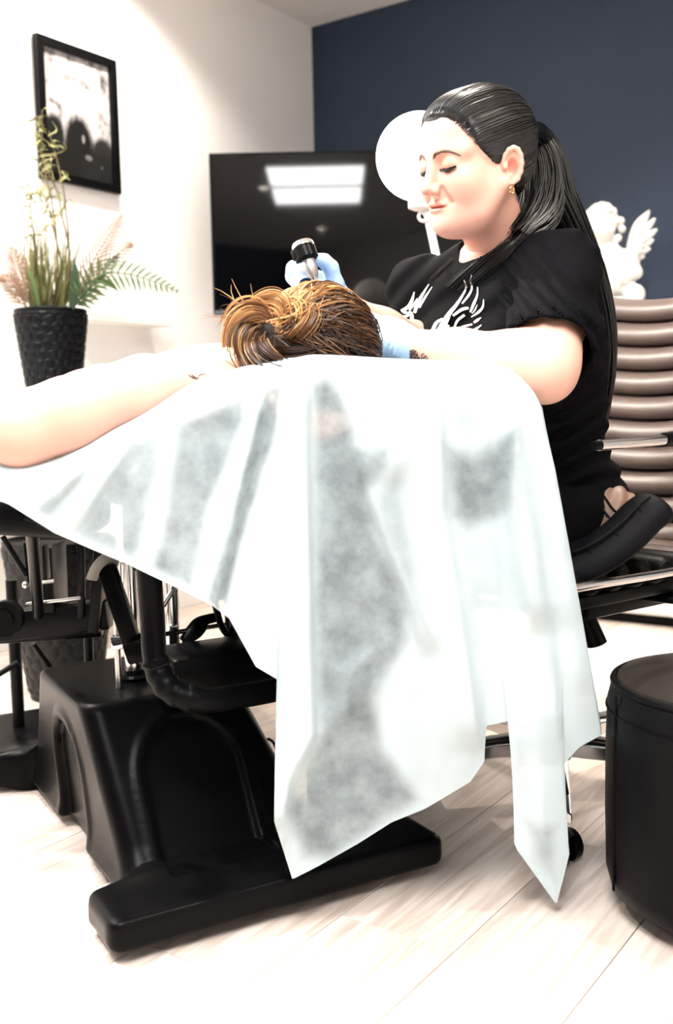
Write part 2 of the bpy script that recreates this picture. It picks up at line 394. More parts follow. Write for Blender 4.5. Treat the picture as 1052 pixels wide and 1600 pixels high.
def print_mat():
    """abstract black-and-white photograph: pale blotchy ground above, a dark hooded arch with a few lights below"""
    m = bpy.data.materials.new('monochrome_print'); m.use_nodes = True; nt = m.node_tree; N = nt.nodes; L = nt.links; b = N['Principled BSDF']
    tc = N.new('ShaderNodeTexCoord'); sp = N.new('ShaderNodeSeparateXYZ'); L.new(tc.outputs['Generated'], sp.inputs[0])
    def mth(op, a, bb=None, c=None):
        n = N.new('ShaderNodeMath'); n.operation = op
        for i, q in enumerate((a, bb, c)):
            if q is None: continue
            if isinstance(q, (int, float)): n.inputs[i].default_value = q
            else: L.new(q, n.inputs[i])
        return n.outputs[0]
    U = mth('SUBTRACT', 1.0, sp.outputs['Y']); U = sp.outputs['Y']; W = sp.outputs['Z']
    nz = N.new('ShaderNodeTexNoise'); nz.inputs['Scale'].default_value = 6; nz.inputs['Detail'].default_value = 8; nz.inputs['Roughness'].default_value = 0.65; L.new(tc.outputs['Generated'], nz.inputs['Vector'])
    n2 = N.new('ShaderNodeTexNoise'); n2.inputs['Scale'].default_value = 22; n2.inputs['Detail'].default_value = 4; L.new(tc.outputs['Generated'], n2.inputs['Vector'])
    val = mth('MULTIPLY_ADD', nz.outputs['Fac'], 3.4, -1.15)
    def soft(cx, cz, rx, rz, pw=1.0, edge=0.25):
        a = mth('DIVIDE', mth('SUBTRACT', U, cx), rx); c = mth('DIVIDE', mth('SUBTRACT', W, cz), rz)
        d = mth('SQRT', mth('ADD', mth('MULTIPLY', a, a), mth('MULTIPLY', c, c)))
        d = mth('ADD', d, mth('MULTIPLY_ADD', n2.outputs['Fac'], 0.3, -0.15))
        n = N.new('ShaderNodeMapRange'); n.interpolation_type = 'SMOOTHSTEP'; n.inputs[1].default_value = 1 + edge; n.inputs[2].default_value = 1 - edge; L.new(d, n.inputs[0]); return n.outputs[0]
    def over(v, mask, level):
        n = N.new('ShaderNodeMix'); n.data_type = 'FLOAT'; L.new(mask, n.inputs[0]); L.new(v, n.inputs[2]); n.inputs[3].default_value = level; return n.outputs[0]
    for (cx, cz, rx, rz, lv) in ((0.48, 0.66, 0.40, 0.10, 0.95), (0.55, 0.55, 0.26, 0.07, 0.95), (0.12, 0.5, 0.10, 0.06, 0.9),
                                 (0.5, 0.36, 0.27, 0.22, 0.95), (0.5, 0.0, 0.9, 0.30, 0.012), (0.50, 0.28, 0.22, 0.24, 0.012), (0.15, 0.33, 0.14, 0.15, 0.015), (0.86, 0.27, 0.15, 0.11, 0.03), (0.8, 0.05, 0.3, 0.2, 0.02),
                                 (0.57, 0.335, 0.022, 0.035, 0.35), (0.64, 0.19, 0.05, 0.022, 0.22), (0.84, 0.13, 0.02, 0.012, 0.15)):
        val = over(val, soft(cx, cz, rx, rz), lv)
    cl = mth('MULTIPLY', mth('MINIMUM', mth('MAXIMUM', val, 0.012), 0.95), 0.58)
    cb = N.new('ShaderNodeCombineXYZ'); L.new(cl, cb.inputs[0]); L.new(mth('MULTIPLY', cl, 0.96), cb.inputs[1]); L.new(mth('MULTIPLY', cl, 0.97), cb.inputs[2])
    L.new(cb.outputs[0], b.inputs['Base Color']); b.inputs['Roughness'].default_value = 0.5; b.inputs['Specular IOR Level'].default_value = 0.2
    return m
MB().box((0, 0, 0), (0.006, sw - 2 * bw + 0.004, zh - 2 * bw + 0.004)).build('photo_print', print_mat(), t, smooth=False)
o = t.children[-1]; o.matrix_parent_inverse = Matrix.Translation(t.location).inverted(); o.location = wl((fr_s0 + fr_s1) / 2, (fz0 + fz1) / 2, 0.006); o.rotation_euler = ROOM.to_euler()

# television across the corner
TVY = 3.90
tl, tr_ = at(325, 237, TVY), at(775, 224, TVY); tb = at(332, 491, TVY)
tvx0, tvx1, tvz1, tvz0 = tl.x, tl.x + 1.10, tl.z, tb.z
t = thing('television', 'large flat black television across the corner, lamps mirrored in its screen', 'television', (tvx0 + 0.55, TVY, tvz0))
tc_ = V((tvx0 + tvx1) / 2, TVY + 0.03, (tvz0 + tvz1) / 2)
M_SCREEN = mat('glossy_screen', (0.0010, 0.0010, 0.0014), 0.04, spec=0.36, vary=0.1)
MB().box(tc_ + V(0, 0.005, 0), (tvx1 - tvx0, 0.03, tvz1 - tvz0), None, 0.004).build('housing', M_BPLAS, t, smooth=False)
MB().box(tc_ + V(0, -0.0115, 0.006), (tvx1 - tvx0 - 0.02, 0.005, tvz1 - tvz0 - 0.034), None, 0.001).build('screen', M_SCREEN, t, smooth=False)
MB().box(tc_ + V(0, -0.014, -(tvz1 - tvz0) / 2 + 0.007), (tvx1 - tvx0 - 0.01, 0.010, 0.013), None, 0.002).build('bottom_trim', mat('grey_trim', (0.06, 0.06, 0.062), 0.4), t, smooth=False)
MB().box(tc_ + V(0, 0.045, 0), (0.40, 0.06, 0.30), None, 0.01).build('rear_housing', M_BPLAS, t, smooth=False)
m_ = MB(); m_.box(tc_ + V(0, 0.09, 0), (0.25, 0.03, 0.22), None, 0.004); m_.tube([tc_ + V(0, 0.09, 0), tc_ + V(-0.02, 0.35, 0), V(CN.x + 0.02, CN.y - 0.07, tc_.z)], 0.022, 10)
m_.box(V(CN.x + 0.02, CN.y - 0.08, tc_.z), (0.12, 0.04, 0.26), None, 0.004); m_.build('wall_bracket', M_BMET, t)
# ================================================================== TREATMENT COUCH
BO = V(-0.344, 1.346, 0); E1 = V(0.871, 0.490, 0).normalized(); E2 = V(-E1.y, E1.x, 0)
BR = Matrix(((E1.x, E2.x, 0), (E1.y, E2.y, 0), (0, 0, 1)))
BM = BR.to_4x4(); BM.translation = BO
def bl(u, v, z=0): return BO + E1 * u + E2 * v + V(0, 0, z)
couch = thing('treatment_couch', 'black hydraulic treatment couch on a moulded plastic base', 'couch', bl(0.28, 0.45, 0), math.atan2(E1.y, E1.x))

f = Field((-0.10, -0.08, -0.01), (0.68, 1.10, 0.33), 0.005, BM)
def bar(v0, v1, u0, u1, zt):
    f.rbox(((u0 + u1) / 2, (v0 + v1) / 2, (0.018 + zt) / 2), ((u1 - u0) / 2, (v1 - v0) / 2, (zt - 0.018) / 2), 0.014, k=0.0)
def rrect(x, y, z, u0, u1, v0, v1, r):
    qx = np.abs(x - (u0 + u1) / 2) - ((u1 - u0) / 2 - r); qy = np.abs(y - (v0 + v1) / 2) - ((v1 - v0) / 2 - r)
    return np.sqrt(np.maximum(qx, 0) ** 2 + np.maximum(qy, 0) ** 2) + np.minimum(np.maximum(qx, qy), 0) - r
def foot(u0, u1, v0, v1, zt, r=0.035):
    def g(x, y, z):
        a = rrect(x, y, z, u0, u1, v0, v1, r); b = np.abs(z - (0.016 + zt) / 2) - (zt - 0.016) / 2
        q = np.maximum(np.maximum(a, b) , np.maximum(a, b)); e = 0.012
        return np.sqrt(np.maximum(a + e, 0) ** 2 + np.maximum(b + e, 0) ** 2) + np.minimum(np.maximum(a + e, b + e), 0) - e
    return g
f.fn(foot(0.010, 0.565, -0.040, 0.085, 0.064, 0.022), (-0.01, -0.03, 0), (0.59, 0.09, 0.08))
f.fn(foot(-0.02, 0.575, 0.72, 1.02, 0.078), (-0.02, 0.72, 0), (0.58, 1.02, 0.08))
def body(x, y, z):
    t = np.clip((z - 0.05) / 0.23, 0, 1); fl = np.clip((0.09 - z) / 0.09, 0, 1) ** 2
    u0 = 0.085 - 0.02 * t - 0.02 * fl; u1 = 0.42 - 0.075 * t + 0.03 * fl
    v0 = 0.115 + 0.145 * t - 0.05 * fl; v1 = 0.72 - 0.15 * t + 0.05 * fl
    a = rrect(x, y, z, u0, u1, v0, v1, 0.035) * 0.85; b = np.maximum(z - 0.282, 0.016 - z); e = 0.010
    return np.sqrt(np.maximum(a + e, 0) ** 2 + np.maximum(b + e, 0) ** 2) + np.minimum(np.maximum(a + e, b + e), 0) - e
f.fn(body, (0.03, 0.05, 0.0), (0.47, 0.80, 0.29), k=0.085)
def arch(s, z, c, hw, top):
    rr = np.maximum(np.abs(s - c) - hw * 0.0, 0); zc = top - hw
    return np.where(z > zc, np.sqrt((s - c) ** 2 + (z - zc) ** 2), np.abs(s - c)) - hw
def side_arch(x, y, z):
    a = arch(y, z, 0.40, 0.085 + 0.0 * z, 0.225); t = np.clip((z - 0.05) / 0.23, 0, 1); return np.maximum(a, x - (0.085 - 0.02 * t + 0.012))
f.fn(side_arch, (0.0, 0.28, 0.045), (0.10, 0.50, 0.23), k=0.006, op='s')
def side_ridge(x, y, z):
    a = np.abs(arch(y, z, 0.40, 0.092, 0.232)) - 0.006; t = np.clip((z - 0.05) / 0.23, 0, 1); return np.maximum(a, np.abs(x - (0.085 - 0.02 * t)) - 0.004)
f.fn(side_ridge, (0.03, 0.28, 0.055), (0.12, 0.52, 0.25), k=0.012)
def front_arch(x, y, z):
    a = arch(x, z, 0.225, 0.085, 0.25); t = np.clip((z - 0.05) / 0.23, 0, 1); return np.maximum(a, y - (0.115 + 0.145 * t + 0.004))
f.fn(front_arch, (0.12, 0.08, 0.085), (0.32, 0.30, 0.26), k=0.006, op='s')
def front_ridge(x, y, z):
    a = np.abs(arch(x, z, 0.225, 0.092, 0.257)) - 0.005; t = np.clip((z - 0.05) / 0.23, 0, 1); return np.maximum(a, np.abs(y - (0.115 + 0.145 * t)) - 0.002)
f.fn(front_ridge, (0.11, 0.08, 0.09), (0.34, 0.32, 0.27), k=0.012)
P, Q = f.mesh(1); np_object('base_cover', P, Q, M_BPLAS, couch)
for (u, v) in ((0.05, 0.05), (0.52, 0.05), (0.05, 0.95), (0.52, 0.95)):
    MB().lathe([(0.026, 0.0), (0.028, 0.004), (0.028, 0.014), (0.018, 0.02)], bl(u, v)).build('foot_glide', M_LEATH, couch)

# lifting columns and rods
def rod(name, pts, r, m, n=14, parent=couch): return MB().tube(pts, r, n).build(name, m, parent)
def seg_px(x0, y0, Y0, x1, y1, Y1): return [at(x0, y0, Y0), at(x1, y1, Y1)]
def column(px, Y, r, z0, z1, m, name='lift_column'):
    p = at(px, 1000, Y); return rod(name, [V(p.x, p.y, z0), V(p.x, p.y, z1)], r, m, 20)
column(183, 1.72, 0.0055, 0.275, 0.47, M_STEEL, 'guide_rod')
column(207, 1.78, 0.016, 0.275, 0.49, M_CHROME)
column(244, 1.80, 0.007, 0.275, 0.49, M_CHROME, 'guide_rod')
column(268, 1.78, 0.017, 0.275, 0.62, M_CHROME)
column(355, 1.86, 0.0075, 0.27, 0.62, M_CHROME, 'guide_rod')
column(369, 1.87, 0.010, 0.27, 0.62, M_BMET)
MB().lathe([(0.030, 0.280), (0.030, 0.288), (0.022, 0.292), (0.020, 0.30)], V(at(207, 1000, 1.78).x, 1.78, 0)).build('column_collar', M_BMET, couch)
MB().lathe([(0.030, 0.280), (0.030, 0.288), (0.022, 0.292), (0.020, 0.30)], V(at(268, 1000, 1.78).x, 1.78, 0)).build('column_collar', M_BMET, couch)

# padded U tube
pts = catmull([at(226, 800, 1.50), at(232, 880, 1.50), at(238, 960, 1.50), at(243, 1030, 1.49), at(262, 1073, 1.48), at(312, 1094, 1.48), at(380, 1087, 1.52), at(450, 1074, 1.56), at(560, 1050, 1.63)], 60)
rod('padded_tube', pts, 0.0185, M_LEATH, 20)
cu = catmull([at(243, 1030, 1.49), at(250, 1053, 1.485), at(262, 1073, 1.48), at(282, 1086, 1.48), at(312, 1094, 1.48)], 24)
MB().tube(cu, [0.0205 + 0.0012 * math.sin(i * 1.3) for i in range(24)], 20).build('leather_sleeve', M_LEATH, couch)
MB().tube(catmull([at(225, 1040, 1.475), at(240, 1045, 1.468), at(262, 1037, 1.475)], 10), 0.003, 8).build('sleeve_seam', M_LEATH, couch)
MB().box(bl(0.31, 0.235, 0.325), (0.24, 0.12, 0.070), BR, 0.012).build('seat_carriage', M_BPLAS, couch)

# flat lever with a pale worn tip
a, b = at(166, 884, 1.64), at(214, 1026, 1.62)
d = (b - a).normalized(); sx = V(1, 0, 0); sx = (sx - d * sx.dot(d)).normalized(); LM = Matrix((sx, d.cross(sx), d)).transposed()
MB().box((a + b) / 2, (0.028, 0.030, (b - a).length), LM, 0.004).build('lever_arm', M_BPLAS, couch)
MB().box(at(212, 1018, 1.60), (0.030, 0.034, 0.035), LM, 0.006).build('lever_foot', M_BPLAS, couch)
tipm = mat('worn_grey_vinyl', (0.30, 0.28, 0.26), 0.5, vary=0.2)
tp = catmull([at(143, 906, 1.62), at(150, 889, 1.62), at(160, 877, 1.625), at(172, 874, 1.64), at(184, 876, 1.66)], 14)
m_ = MB(); m_.tube(tp, [0.011] * 14, 10, flat=0.3); m_.build('lever_tip', tipm, couch)
rod('lever_pivot', [at(178, 1004, 1.66), at(232, 992, 1.62)], 0.006, M_BMET)
MB().box(at(184, 1003, 1.69), (0.020, 0.02, 0.022), None, 0.003).build('pivot_clamp', M_CHROME, couch)
rod('cross_rod', seg_px(250, 992, 1.72, 352, 976, 1.80), 0.0042, M_CHROME)
rod('cross_rod', seg_px(268, 938 - 28, 1.72, 322, 905, 1.78), 0.0040, M_CHROME)
rod('diagonal_rod', seg_px(255, 947, 1.68, 284, 900, 1.70), 0.0046, M_CHROME)
rod('release_lever', [at(282, 1060, 1.72), at(316, 1020, 1.73), at(312, 1010, 1.735), at(286, 1003, 1.74)], 0.0065, M_BMET)
m_ = MB(); m_.tube(catmull([at(286, 1003, 1.74), at(305, 985, 1.75), at(318, 970, 1.76), at(345, 963, 1.77)], 14), [0.010, 0.012, 0.014, 0.016, 0.017, 0.017, 0.017, 0.016, 0.014, 0.012, 0.011, 0.011, 0.010, 0.010], 10, flat=0.35); m_.build('release_paddle', M_BPLAS, couch)
rod('release_grip', [at(278, 1066, 1.715), at(296, 1042, 1.72)], 0.009, M_BPLAS)
rod('linkage_rod', catmull([at(322, 905, 1.76), at(335, 940, 1.76), at(345, 975, 1.75), at(358, 990, 1.74), at(372, 962, 1.74)], 20), 0.006, M_BMET)
MB().box(at(318, 915, 1.78), (0.05, 0.03, 0.03), BR, 0.006).build('linkage_block', M_BPLAS, couch)

# left frame under the arm pad
def beam(name, x0, y0, Y0, x1, y1, Y1, wv, hv, m=M_BMET):
    a, b = at(x0, y0, Y0), at(x1, y1, Y1); d = (b - a).normalized(); up = V(0, 0, 1) if abs(d.z) < 0.9 else V(0, 1, 0)
    sd = d.cross(up).normalized(); M = Matrix((d, sd, sd.cross(d))).transposed()
    return MB().box((a + b) / 2, ((b - a).length, wv, hv), M, 0.003).build(name, m, couch)
beam('frame_beam', -60, 985, 1.86, 172, 958, 1.86, 0.05, 0.052)
beam('frame_beam', -60, 1000, 1.90, 160, 985, 1.92, 0.03, 0.02)
beam('frame_upright', 126, 845, 1.80, 128, 965, 1.82, 0.012, 0.016)
beam('frame_upright', 160, 850, 1.84, 150, 985, 1.84, 0.02, 0.05)
beam('frame_rail', 40, 944, 1.80, 128, 934, 1.80, 0.010, 0.006, M_STEEL)
beam('side_plate', 84, 850, 1.88, 88, 950, 1.88, 0.02, 0.10)
beam('bracket_plate', 40, 846, 1.74, 47, 908, 1.74, 0.006, 0.022)
beam('bracket_plate', 70, 850, 1.76, 74, 906, 1.76, 0.006, 0.030)
rod('bracket_bolt', seg_px(36, 914, 1.73, 84, 908, 1.75), 0.0035, M_STEEL)
MB().ball(at(40, 914, 1.725), 0.0065, 12).build('bolt_head', M_STEEL, couch)
rod('diagonal_rod', seg_px(4, 838, 1.73, 42, 900, 1.73), 0.0048, M_BMET)
m_ = MB(); k = at(12, 964, 1.80); m_.tube([k, k + V(0, -0.022, 0)], 0.032, 24); m_.tube([k + V(0, -0.020, 0), k + V(0, -0.028, 0)], 0.018, 20); m_.build('clamp_knob', M_BPLAS, couch)
p0 = at(31, 1160, 2.17); p1 = at(31, 1000, 2.0)
rod('support_leg', [V(p0.x, p0.y, 0.07), V(p0.x, p0.y, 0.40)], 0.013, M_BMET)
rod('support_brace', seg_px(-20, 1065, 2.1, 28, 1035, 2.12), 0.006, M_BMET)
rod('support_brace', seg_px(52, 1005, 2.0, 92, 1060, 2.05), 0.006, M_BMET)
rod('support_upright', seg_px(138, 985, 2.1, 140, 1062, 2.1), 0.010, M_BMET)

# upholstery, and added dark backing behind the sheet
HE = V(0.06, 1.545, 0)
def pad(name, c, size, rot, r=0.025, m=M_LEATH):
    return MB().box(c, size, rot, r, 3).build(name, m, couch)
pad('mattress', HE + E2 * 0.85 + V(0, 0, 0.655), (0.54, 1.66, 0.11), BR)
pad('mattress_frame', HE + E2 * 0.80 + V(0, 0, 0.585), (0.40, 1.30, 0.03), BR, 0.006, M_BMET)
pad('backing_block', HE + E2 * 0.26 - E1 * 0.02 + V(0, 0, 0.535), (0.46, 0.42, 0.12), BR, 0.01, M_BPLAS); pad('face_cushion', HE + E2 * 0.10 - E1 * 0.02 + V(0, 0, 0.735), (0.34, 0.16, 0.05), BR)  # box under the mattress: unseen, added to darken the view through the sheet
c_ = V(0.045, 1.50, 0.38); pad('sheet_backing', c_, (0.21, 0.05, 0.47), BR, 0.02)  # unseen dark panel, added so the thin sheet turns grey in front of it
pad('arm_rest', at(-10, 805, 1.47) + V(0, 0.02, 0.005), (0.30, 0.16, 0.055), Matrix.Rotation(R(-4), 3, 'Z') @ Matrix.Rotation(R(4), 3, 'Y'), 0.02)
rod('arm_rest_post', [at(50, 830, 1.50), at(60, 960, 1.80)], 0.010, M_BMET)
MB().tube(catmull([at(40, 808, 1.395), at(58, 815, 1.392), at(74, 824, 1.392)], 8), 0.004, 8).build('cushion_piping', M_LEATH, couch)

# ================================================================== DRAPE
def drape_mat():
    m = bpy.data.materials.new('nonwoven_sheet'); m.use_nodes = True; nt = m.node_tree; N = nt.nodes; L = nt.links
    for n in list(N):
        if n.type != 'OUTPUT_MATERIAL': N.remove(n)
    out = [n for n in N if n.type == 'OUTPUT_MATERIAL'][0]
    tc = N.new('ShaderNodeTexCoord'); at_ = N.new('ShaderNodeAttribute'); at_.attribute_name = 'fold_opacity'
    n1 = N.new('ShaderNodeTexNoise'); n1.inputs['Scale'].default_value = 24; n1.inputs['Detail'].default_value = 4; n1.inputs['Roughness'].default_value = 0.5; L.new(tc.outputs['Object'], n1.inputs['Vector'])
    n2 = N.new('ShaderNodeTexNoise'); n2.inputs['Scale'].default_value = 110; n2.inputs['Detail'].default_value = 3; L.new(tc.outputs['Object'], n2.inputs['Vector'])
    def mth(op, a, b=None, c=None):
        n = N.new('ShaderNodeMath'); n.operation = op
        for i, q in enumerate((a, b, c)):
            if q is None: continue
            if isinstance(q, (int, float)): n.inputs[i].default_value = q
            else: L.new(q, n.inputs[i])
        return n.outputs[0]
    s = mth('ADD', mth('MULTIPLY', mth('SUBTRACT', n1.outputs['Fac'], 0.5), 0.66), mth('MULTIPLY', mth('SUBTRACT', n2.outputs['Fac'], 0.5), 0.16))
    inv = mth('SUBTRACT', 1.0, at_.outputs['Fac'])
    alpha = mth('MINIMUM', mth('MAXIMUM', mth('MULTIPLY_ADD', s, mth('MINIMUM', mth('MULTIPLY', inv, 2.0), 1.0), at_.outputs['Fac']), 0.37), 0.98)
    df = N.new('ShaderNodeBsdfDiffuse'); df.inputs[0].default_value = (0.68, 0.80, 0.845, 1)
    tr = N.new('ShaderNodeBsdfTranslucent'); tr.inputs[0].default_value = (0.55, 0.72, 0.78, 1)
    m1 = N.new('ShaderNodeMixShader'); m1.inputs[0].default_value = 0.25; L.new(df.outputs[0], m1.inputs[1]); L.new(tr.outputs[0], m1.inputs[2])
    tp = N.new('ShaderNodeBsdfTransparent'); m2 = N.new('ShaderNodeMixShader'); L.new(alpha, m2.inputs[0]); L.new(tp.outputs[0], m2.inputs[1]); L.new(m1.outputs[0], m2.inputs[2])
    bp = N.new('ShaderNodeBump'); bp.inputs['Strength'].default_value = 0.12; bp.inputs['Distance'].default_value = 0.002; L.new(n2.outputs['Fac'], bp.inputs['Height']); L.new(bp.outputs[0], df.inputs['Normal'])
    L.new(m2.outputs[0], out.inputs[0]); return m

# columns from left to right: crest and hem as (px, py, depth), optional points between
DC = [
    [(-170, 700, 1.36), (-175, 745, 1.34)],
    [(-60, 715, 1.36), (-70, 762, 1.34)],
    [(20, 733, 1.35), (12, 787, 1.335)],
    [(85, 728, 1.34), (85, 833, 1.33)],
    [(135, 708, 1.34), (140, 857, 1.33)],
    [(190, 680, 1.34), (200, 882, 1.335)],
    [(260, 642, 1.345), (275, 918, 1.34)],
    [(312, 606, 1.36), (330, 945, 1.35)],
    [(350, 592, 1.365), (358, 966, 1.355)],
    [(390, 578, 1.37), (400, 1042, 1.375)],
    [(425, 570, 1.375), (434, 1062, 1.385)],
    [(436, 567, 1.375), (441, 1062, 1.385), (437, 1120, 1.39), (430, 1200, 1.395), (428, 1282, 1.40)],
    [(468, 562, 1.375), (463, 1120, 1.385), (457, 1374, 1.40)],
    [(505, 558, 1.375), (500, 1120, 1.40), (500, 1352, 1.41)],
    [(560, 560, 1.38), (555, 1120, 1.41), (560, 1318, 1.42)],
    [(610, 563, 1.385), (605, 1110, 1.42), (612, 1285, 1.43)],
    [(650, 565, 1.39), (650, 1105, 1.425), (664, 1264, 1.44)],
    [(690, 566, 1.395), (700, 1100, 1.43), (735, 1222, 1.445)],
    [(712, 567, 1.40), (735, 1090, 1.43), (757, 1190, 1.445)],
    [(730, 567, 1.405), (757, 1060, 1.44), (760, 1134, 1.445)],
    [(748, 568, 1.41), (785, 1060, 1.44), (800, 1126, 1.445)],
    [(760, 569, 1.415), (805, 1060, 1.44), (806, 1150, 1.44), (806, 1250, 1.445), (804, 1322, 1.445)],
    [(778, 571, 1.42), (840, 1100, 1.43), (845, 1250, 1.43), (870, 1414, 1.445)],
    [(793, 576, 1.425), (868, 1100, 1.43), (884, 1250, 1.44), (890, 1335, 1.445)],
    [(804, 582, 1.43), (880, 1060, 1.445), (880, 1150, 1.445), (880, 1196, 1.45)],
    [(818, 594, 1.435), (900, 1060, 1.45), (905, 1168, 1.455)],
    [(834, 612, 1.44), (862, 720, 1.45), (925, 1060, 1.46), (941, 1148, 1.47)],
    [(845, 632, 1.46), (869, 740, 1.48), (925, 1050, 1.49), (939, 1128, 1.50)],
    [(848, 640, 1.53), (866, 760, 1.56), (915, 1040, 1.58), (925, 1090, 1.58)],
    [(840, 640, 1.66), (850, 760, 1.70), (885, 960, 1.74), (890, 1010, 1.74)],
]
NV, NU = 150, 330
cols = []
for cpts in DC:
    P0 = np.array(cpts, float)
    seg = np.linalg.norm(np.diff(P0[:, :2], axis=0), axis=1); cum = np.concatenate([[0], np.cumsum(seg)]) / seg.sum()
    tt = np.linspace(0, 1, NV); cols.append(np.stack([np.interp(tt, cum, P0[:, i]) for i in range(3)], 1))
cols = np.array(cols)                                                       # (nc, NV, 3)
def dens(P0, nu):
    P0 = np.concatenate([2 * P0[:1] - P0[1:2], P0, 2 * P0[-1:] - P0[-2:-1]]); n = len(P0) - 3
    u = np.linspace(0, n - 1e-9, nu); i = u.astype(int); t = (u - i)[:, None, None]
    lin = P0[i + 1] * (1 - t) + P0[i + 2] * t
    a, b, c, d = P0[i], P0[i + 1], P0[i + 2], P0[i + 3]
    cr = 0.5 * (2 * b + (c - a) * t + (2 * a - 5 * b + 4 * c - d) * t ** 2 + (3 * b - a - 3 * c + d) * t ** 3)
    w = np.linspace(0, 1, NV)[None, :, None] ** 3                            # crest smooth, hem keeps its corners
    return cr * (1 - w) + lin * w
G = dens(cols, NU); px, py, YY = G[..., 0], G[..., 1], G[..., 2].copy()
vv = np.linspace(0, 1, NV)[None, :] * np.ones((NU, 1))
def polyx(line, y): L_ = np.array(line, float); return np.interp(y, L_[:, 1], L_[:, 0])
def ridge(line, amp, wl_, wr, y0, y1, fade=60):
    s = px - polyx(line, py); wgt = sstep(y0, y0 + fade, py) * (1 - sstep(y1 - fade, y1, py))
    return -amp * wgt * np.where(s < 0, np.exp(-(s / wl_) ** 2), np.exp(-(s / wr) ** 2))
for rg in (([(270, 640), (222, 880)], 0.014, 30, 8, 640, 960), ([(415, 570), (400, 650), (345, 900), (330, 980)], 0.020, 14, 12, 590, 1000), ([(200, 690), (110, 830)], 0.012, 22, 10, 690, 860),
           ([(160, 700), (60, 800)], 0.012, 16, 10, 700, 830), ([(476, 560), (476, 700), (481, 900), (486, 1150), (450, 1230), (440, 1300)], 0.034, 46, 7, 575, 1330),
           ([(560, 640), (575, 760), (640, 930), (665, 1010)], 0.014, 10, 30, 660, 1040), ([(560, 620), (630, 690), (625, 740)], 0.016, 40, 18, 600, 770),
           ([(683, 570), (690, 800), (725, 1010), (745, 1160)], 0.022, 40, 10, 590, 1190), ([(815, 600), (808, 780), (835, 960)], 0.018, 16, 50, 610, 1000),
           ([(870, 700), (880, 900), (905, 1060)], 0.008, 20, 16, 680, 1100), ([(560, 1080), (470, 1180)], 0.010, 30, 30, 1020, 1240), ([(590, 1010), (540, 1060)], 0.008, 20, 20, 980, 1090)):
    YY += ridge(*rg)
for i in range(NU):
    for j in range(NV):
        q = Vector((px[i, j] * 0.012, py[i, j] * 0.005, 3.3)); YY[i, j] += 0.007 * vv[i, j] ** 0.5 * noise.noise(q) + 0.0025 * noise.noise(q * 3.1)
# opacity map: fold shade drawn as thinner patches that let what is behind show
fold_opacity = np.full(px.shape, 0.97)
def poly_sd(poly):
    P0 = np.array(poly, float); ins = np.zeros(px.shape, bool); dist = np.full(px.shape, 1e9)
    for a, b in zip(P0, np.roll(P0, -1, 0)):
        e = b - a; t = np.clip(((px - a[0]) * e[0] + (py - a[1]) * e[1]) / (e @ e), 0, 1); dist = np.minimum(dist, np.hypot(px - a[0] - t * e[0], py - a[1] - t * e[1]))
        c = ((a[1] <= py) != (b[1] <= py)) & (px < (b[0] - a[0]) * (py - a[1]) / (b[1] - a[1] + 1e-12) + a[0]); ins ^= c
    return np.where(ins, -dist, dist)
FOLD_SHADE = (([(676, 590), (800, 600), (850, 660), (890, 950), (780, 1000), (700, 900)], 0.88, 30),
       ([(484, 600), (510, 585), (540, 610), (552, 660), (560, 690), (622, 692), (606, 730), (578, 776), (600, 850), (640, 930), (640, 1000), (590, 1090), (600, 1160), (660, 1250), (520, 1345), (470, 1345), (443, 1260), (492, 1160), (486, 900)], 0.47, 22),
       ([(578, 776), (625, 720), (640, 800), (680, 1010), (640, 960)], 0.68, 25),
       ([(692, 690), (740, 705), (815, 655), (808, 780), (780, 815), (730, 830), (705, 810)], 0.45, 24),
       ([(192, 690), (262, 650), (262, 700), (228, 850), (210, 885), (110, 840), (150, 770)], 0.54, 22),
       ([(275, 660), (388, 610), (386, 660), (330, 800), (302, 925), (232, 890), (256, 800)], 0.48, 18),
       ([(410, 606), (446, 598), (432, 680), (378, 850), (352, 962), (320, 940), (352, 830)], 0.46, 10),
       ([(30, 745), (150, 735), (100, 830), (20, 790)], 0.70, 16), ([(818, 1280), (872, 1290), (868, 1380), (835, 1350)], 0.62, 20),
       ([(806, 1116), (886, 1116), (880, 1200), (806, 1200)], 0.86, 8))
for poly, val, fe in FOLD_SHADE: fold_opacity += (val - fold_opacity) * (1 - sstep(-fe, fe * 0.4, poly_sd(poly)))
W = np.empty(px.shape + (3,))
fv, rv, uv = np.array(_F), np.array(_R), np.array(_U)
dd = fv + rv * ((px - 526) / FPX)[..., None] + uv * ((800 - py) / FPX)[..., None]; W = np.array(CAM) + dd * (YY / dd[..., 1])[..., None]
# the top: rolls over the crest and lies back over the couch
top = []; NB = 26
for j in range(NB, 0, -1):
    s = j / NB; back = W[:, 0] + np.array(E2) * (0.30 * s)
    zc = W[:, 0, 2]; z1 = np.minimum(zc, 0.765); back[:, 2] = zc + 0.006 * np.sin(np.pi * min(1, s * 4)) * (s < 0.25) + (z1 - zc) * sstep(0.05, 0.6, s)
    top.append(back)
W = np.concatenate([np.stack(top, 1), W], 1); fold_opacity = np.concatenate([np.full((NU, NB), 0.97), fold_opacity], 1); NVt = NV + NB
idx = np.arange(NU * NVt).reshape(NU, NVt)
Q = np.stack([idx[:-1, :-1], idx[:-1, 1:], idx[1:, 1:], idx[1:, :-1]], -1).reshape(-1, 4)
drape = np_object('drape', W.reshape(-1, 3), Q, drape_mat(), None, attrs={'fold_opacity': fold_opacity.ravel()})
tag(drape, 'pale blue translucent disposable sheet draped over the couch end, hanging in long points', 'sheet')
c_ = MB(); c_.tube(catmull([at(394, 1190, 1.97), at(402, 1166, 1.98), at(420, 1155, 1.98), at(431, 1168, 1.97), at(434, 1200, 1.94), at(446, 1238, 1.93)], 30), 0.003, 8)
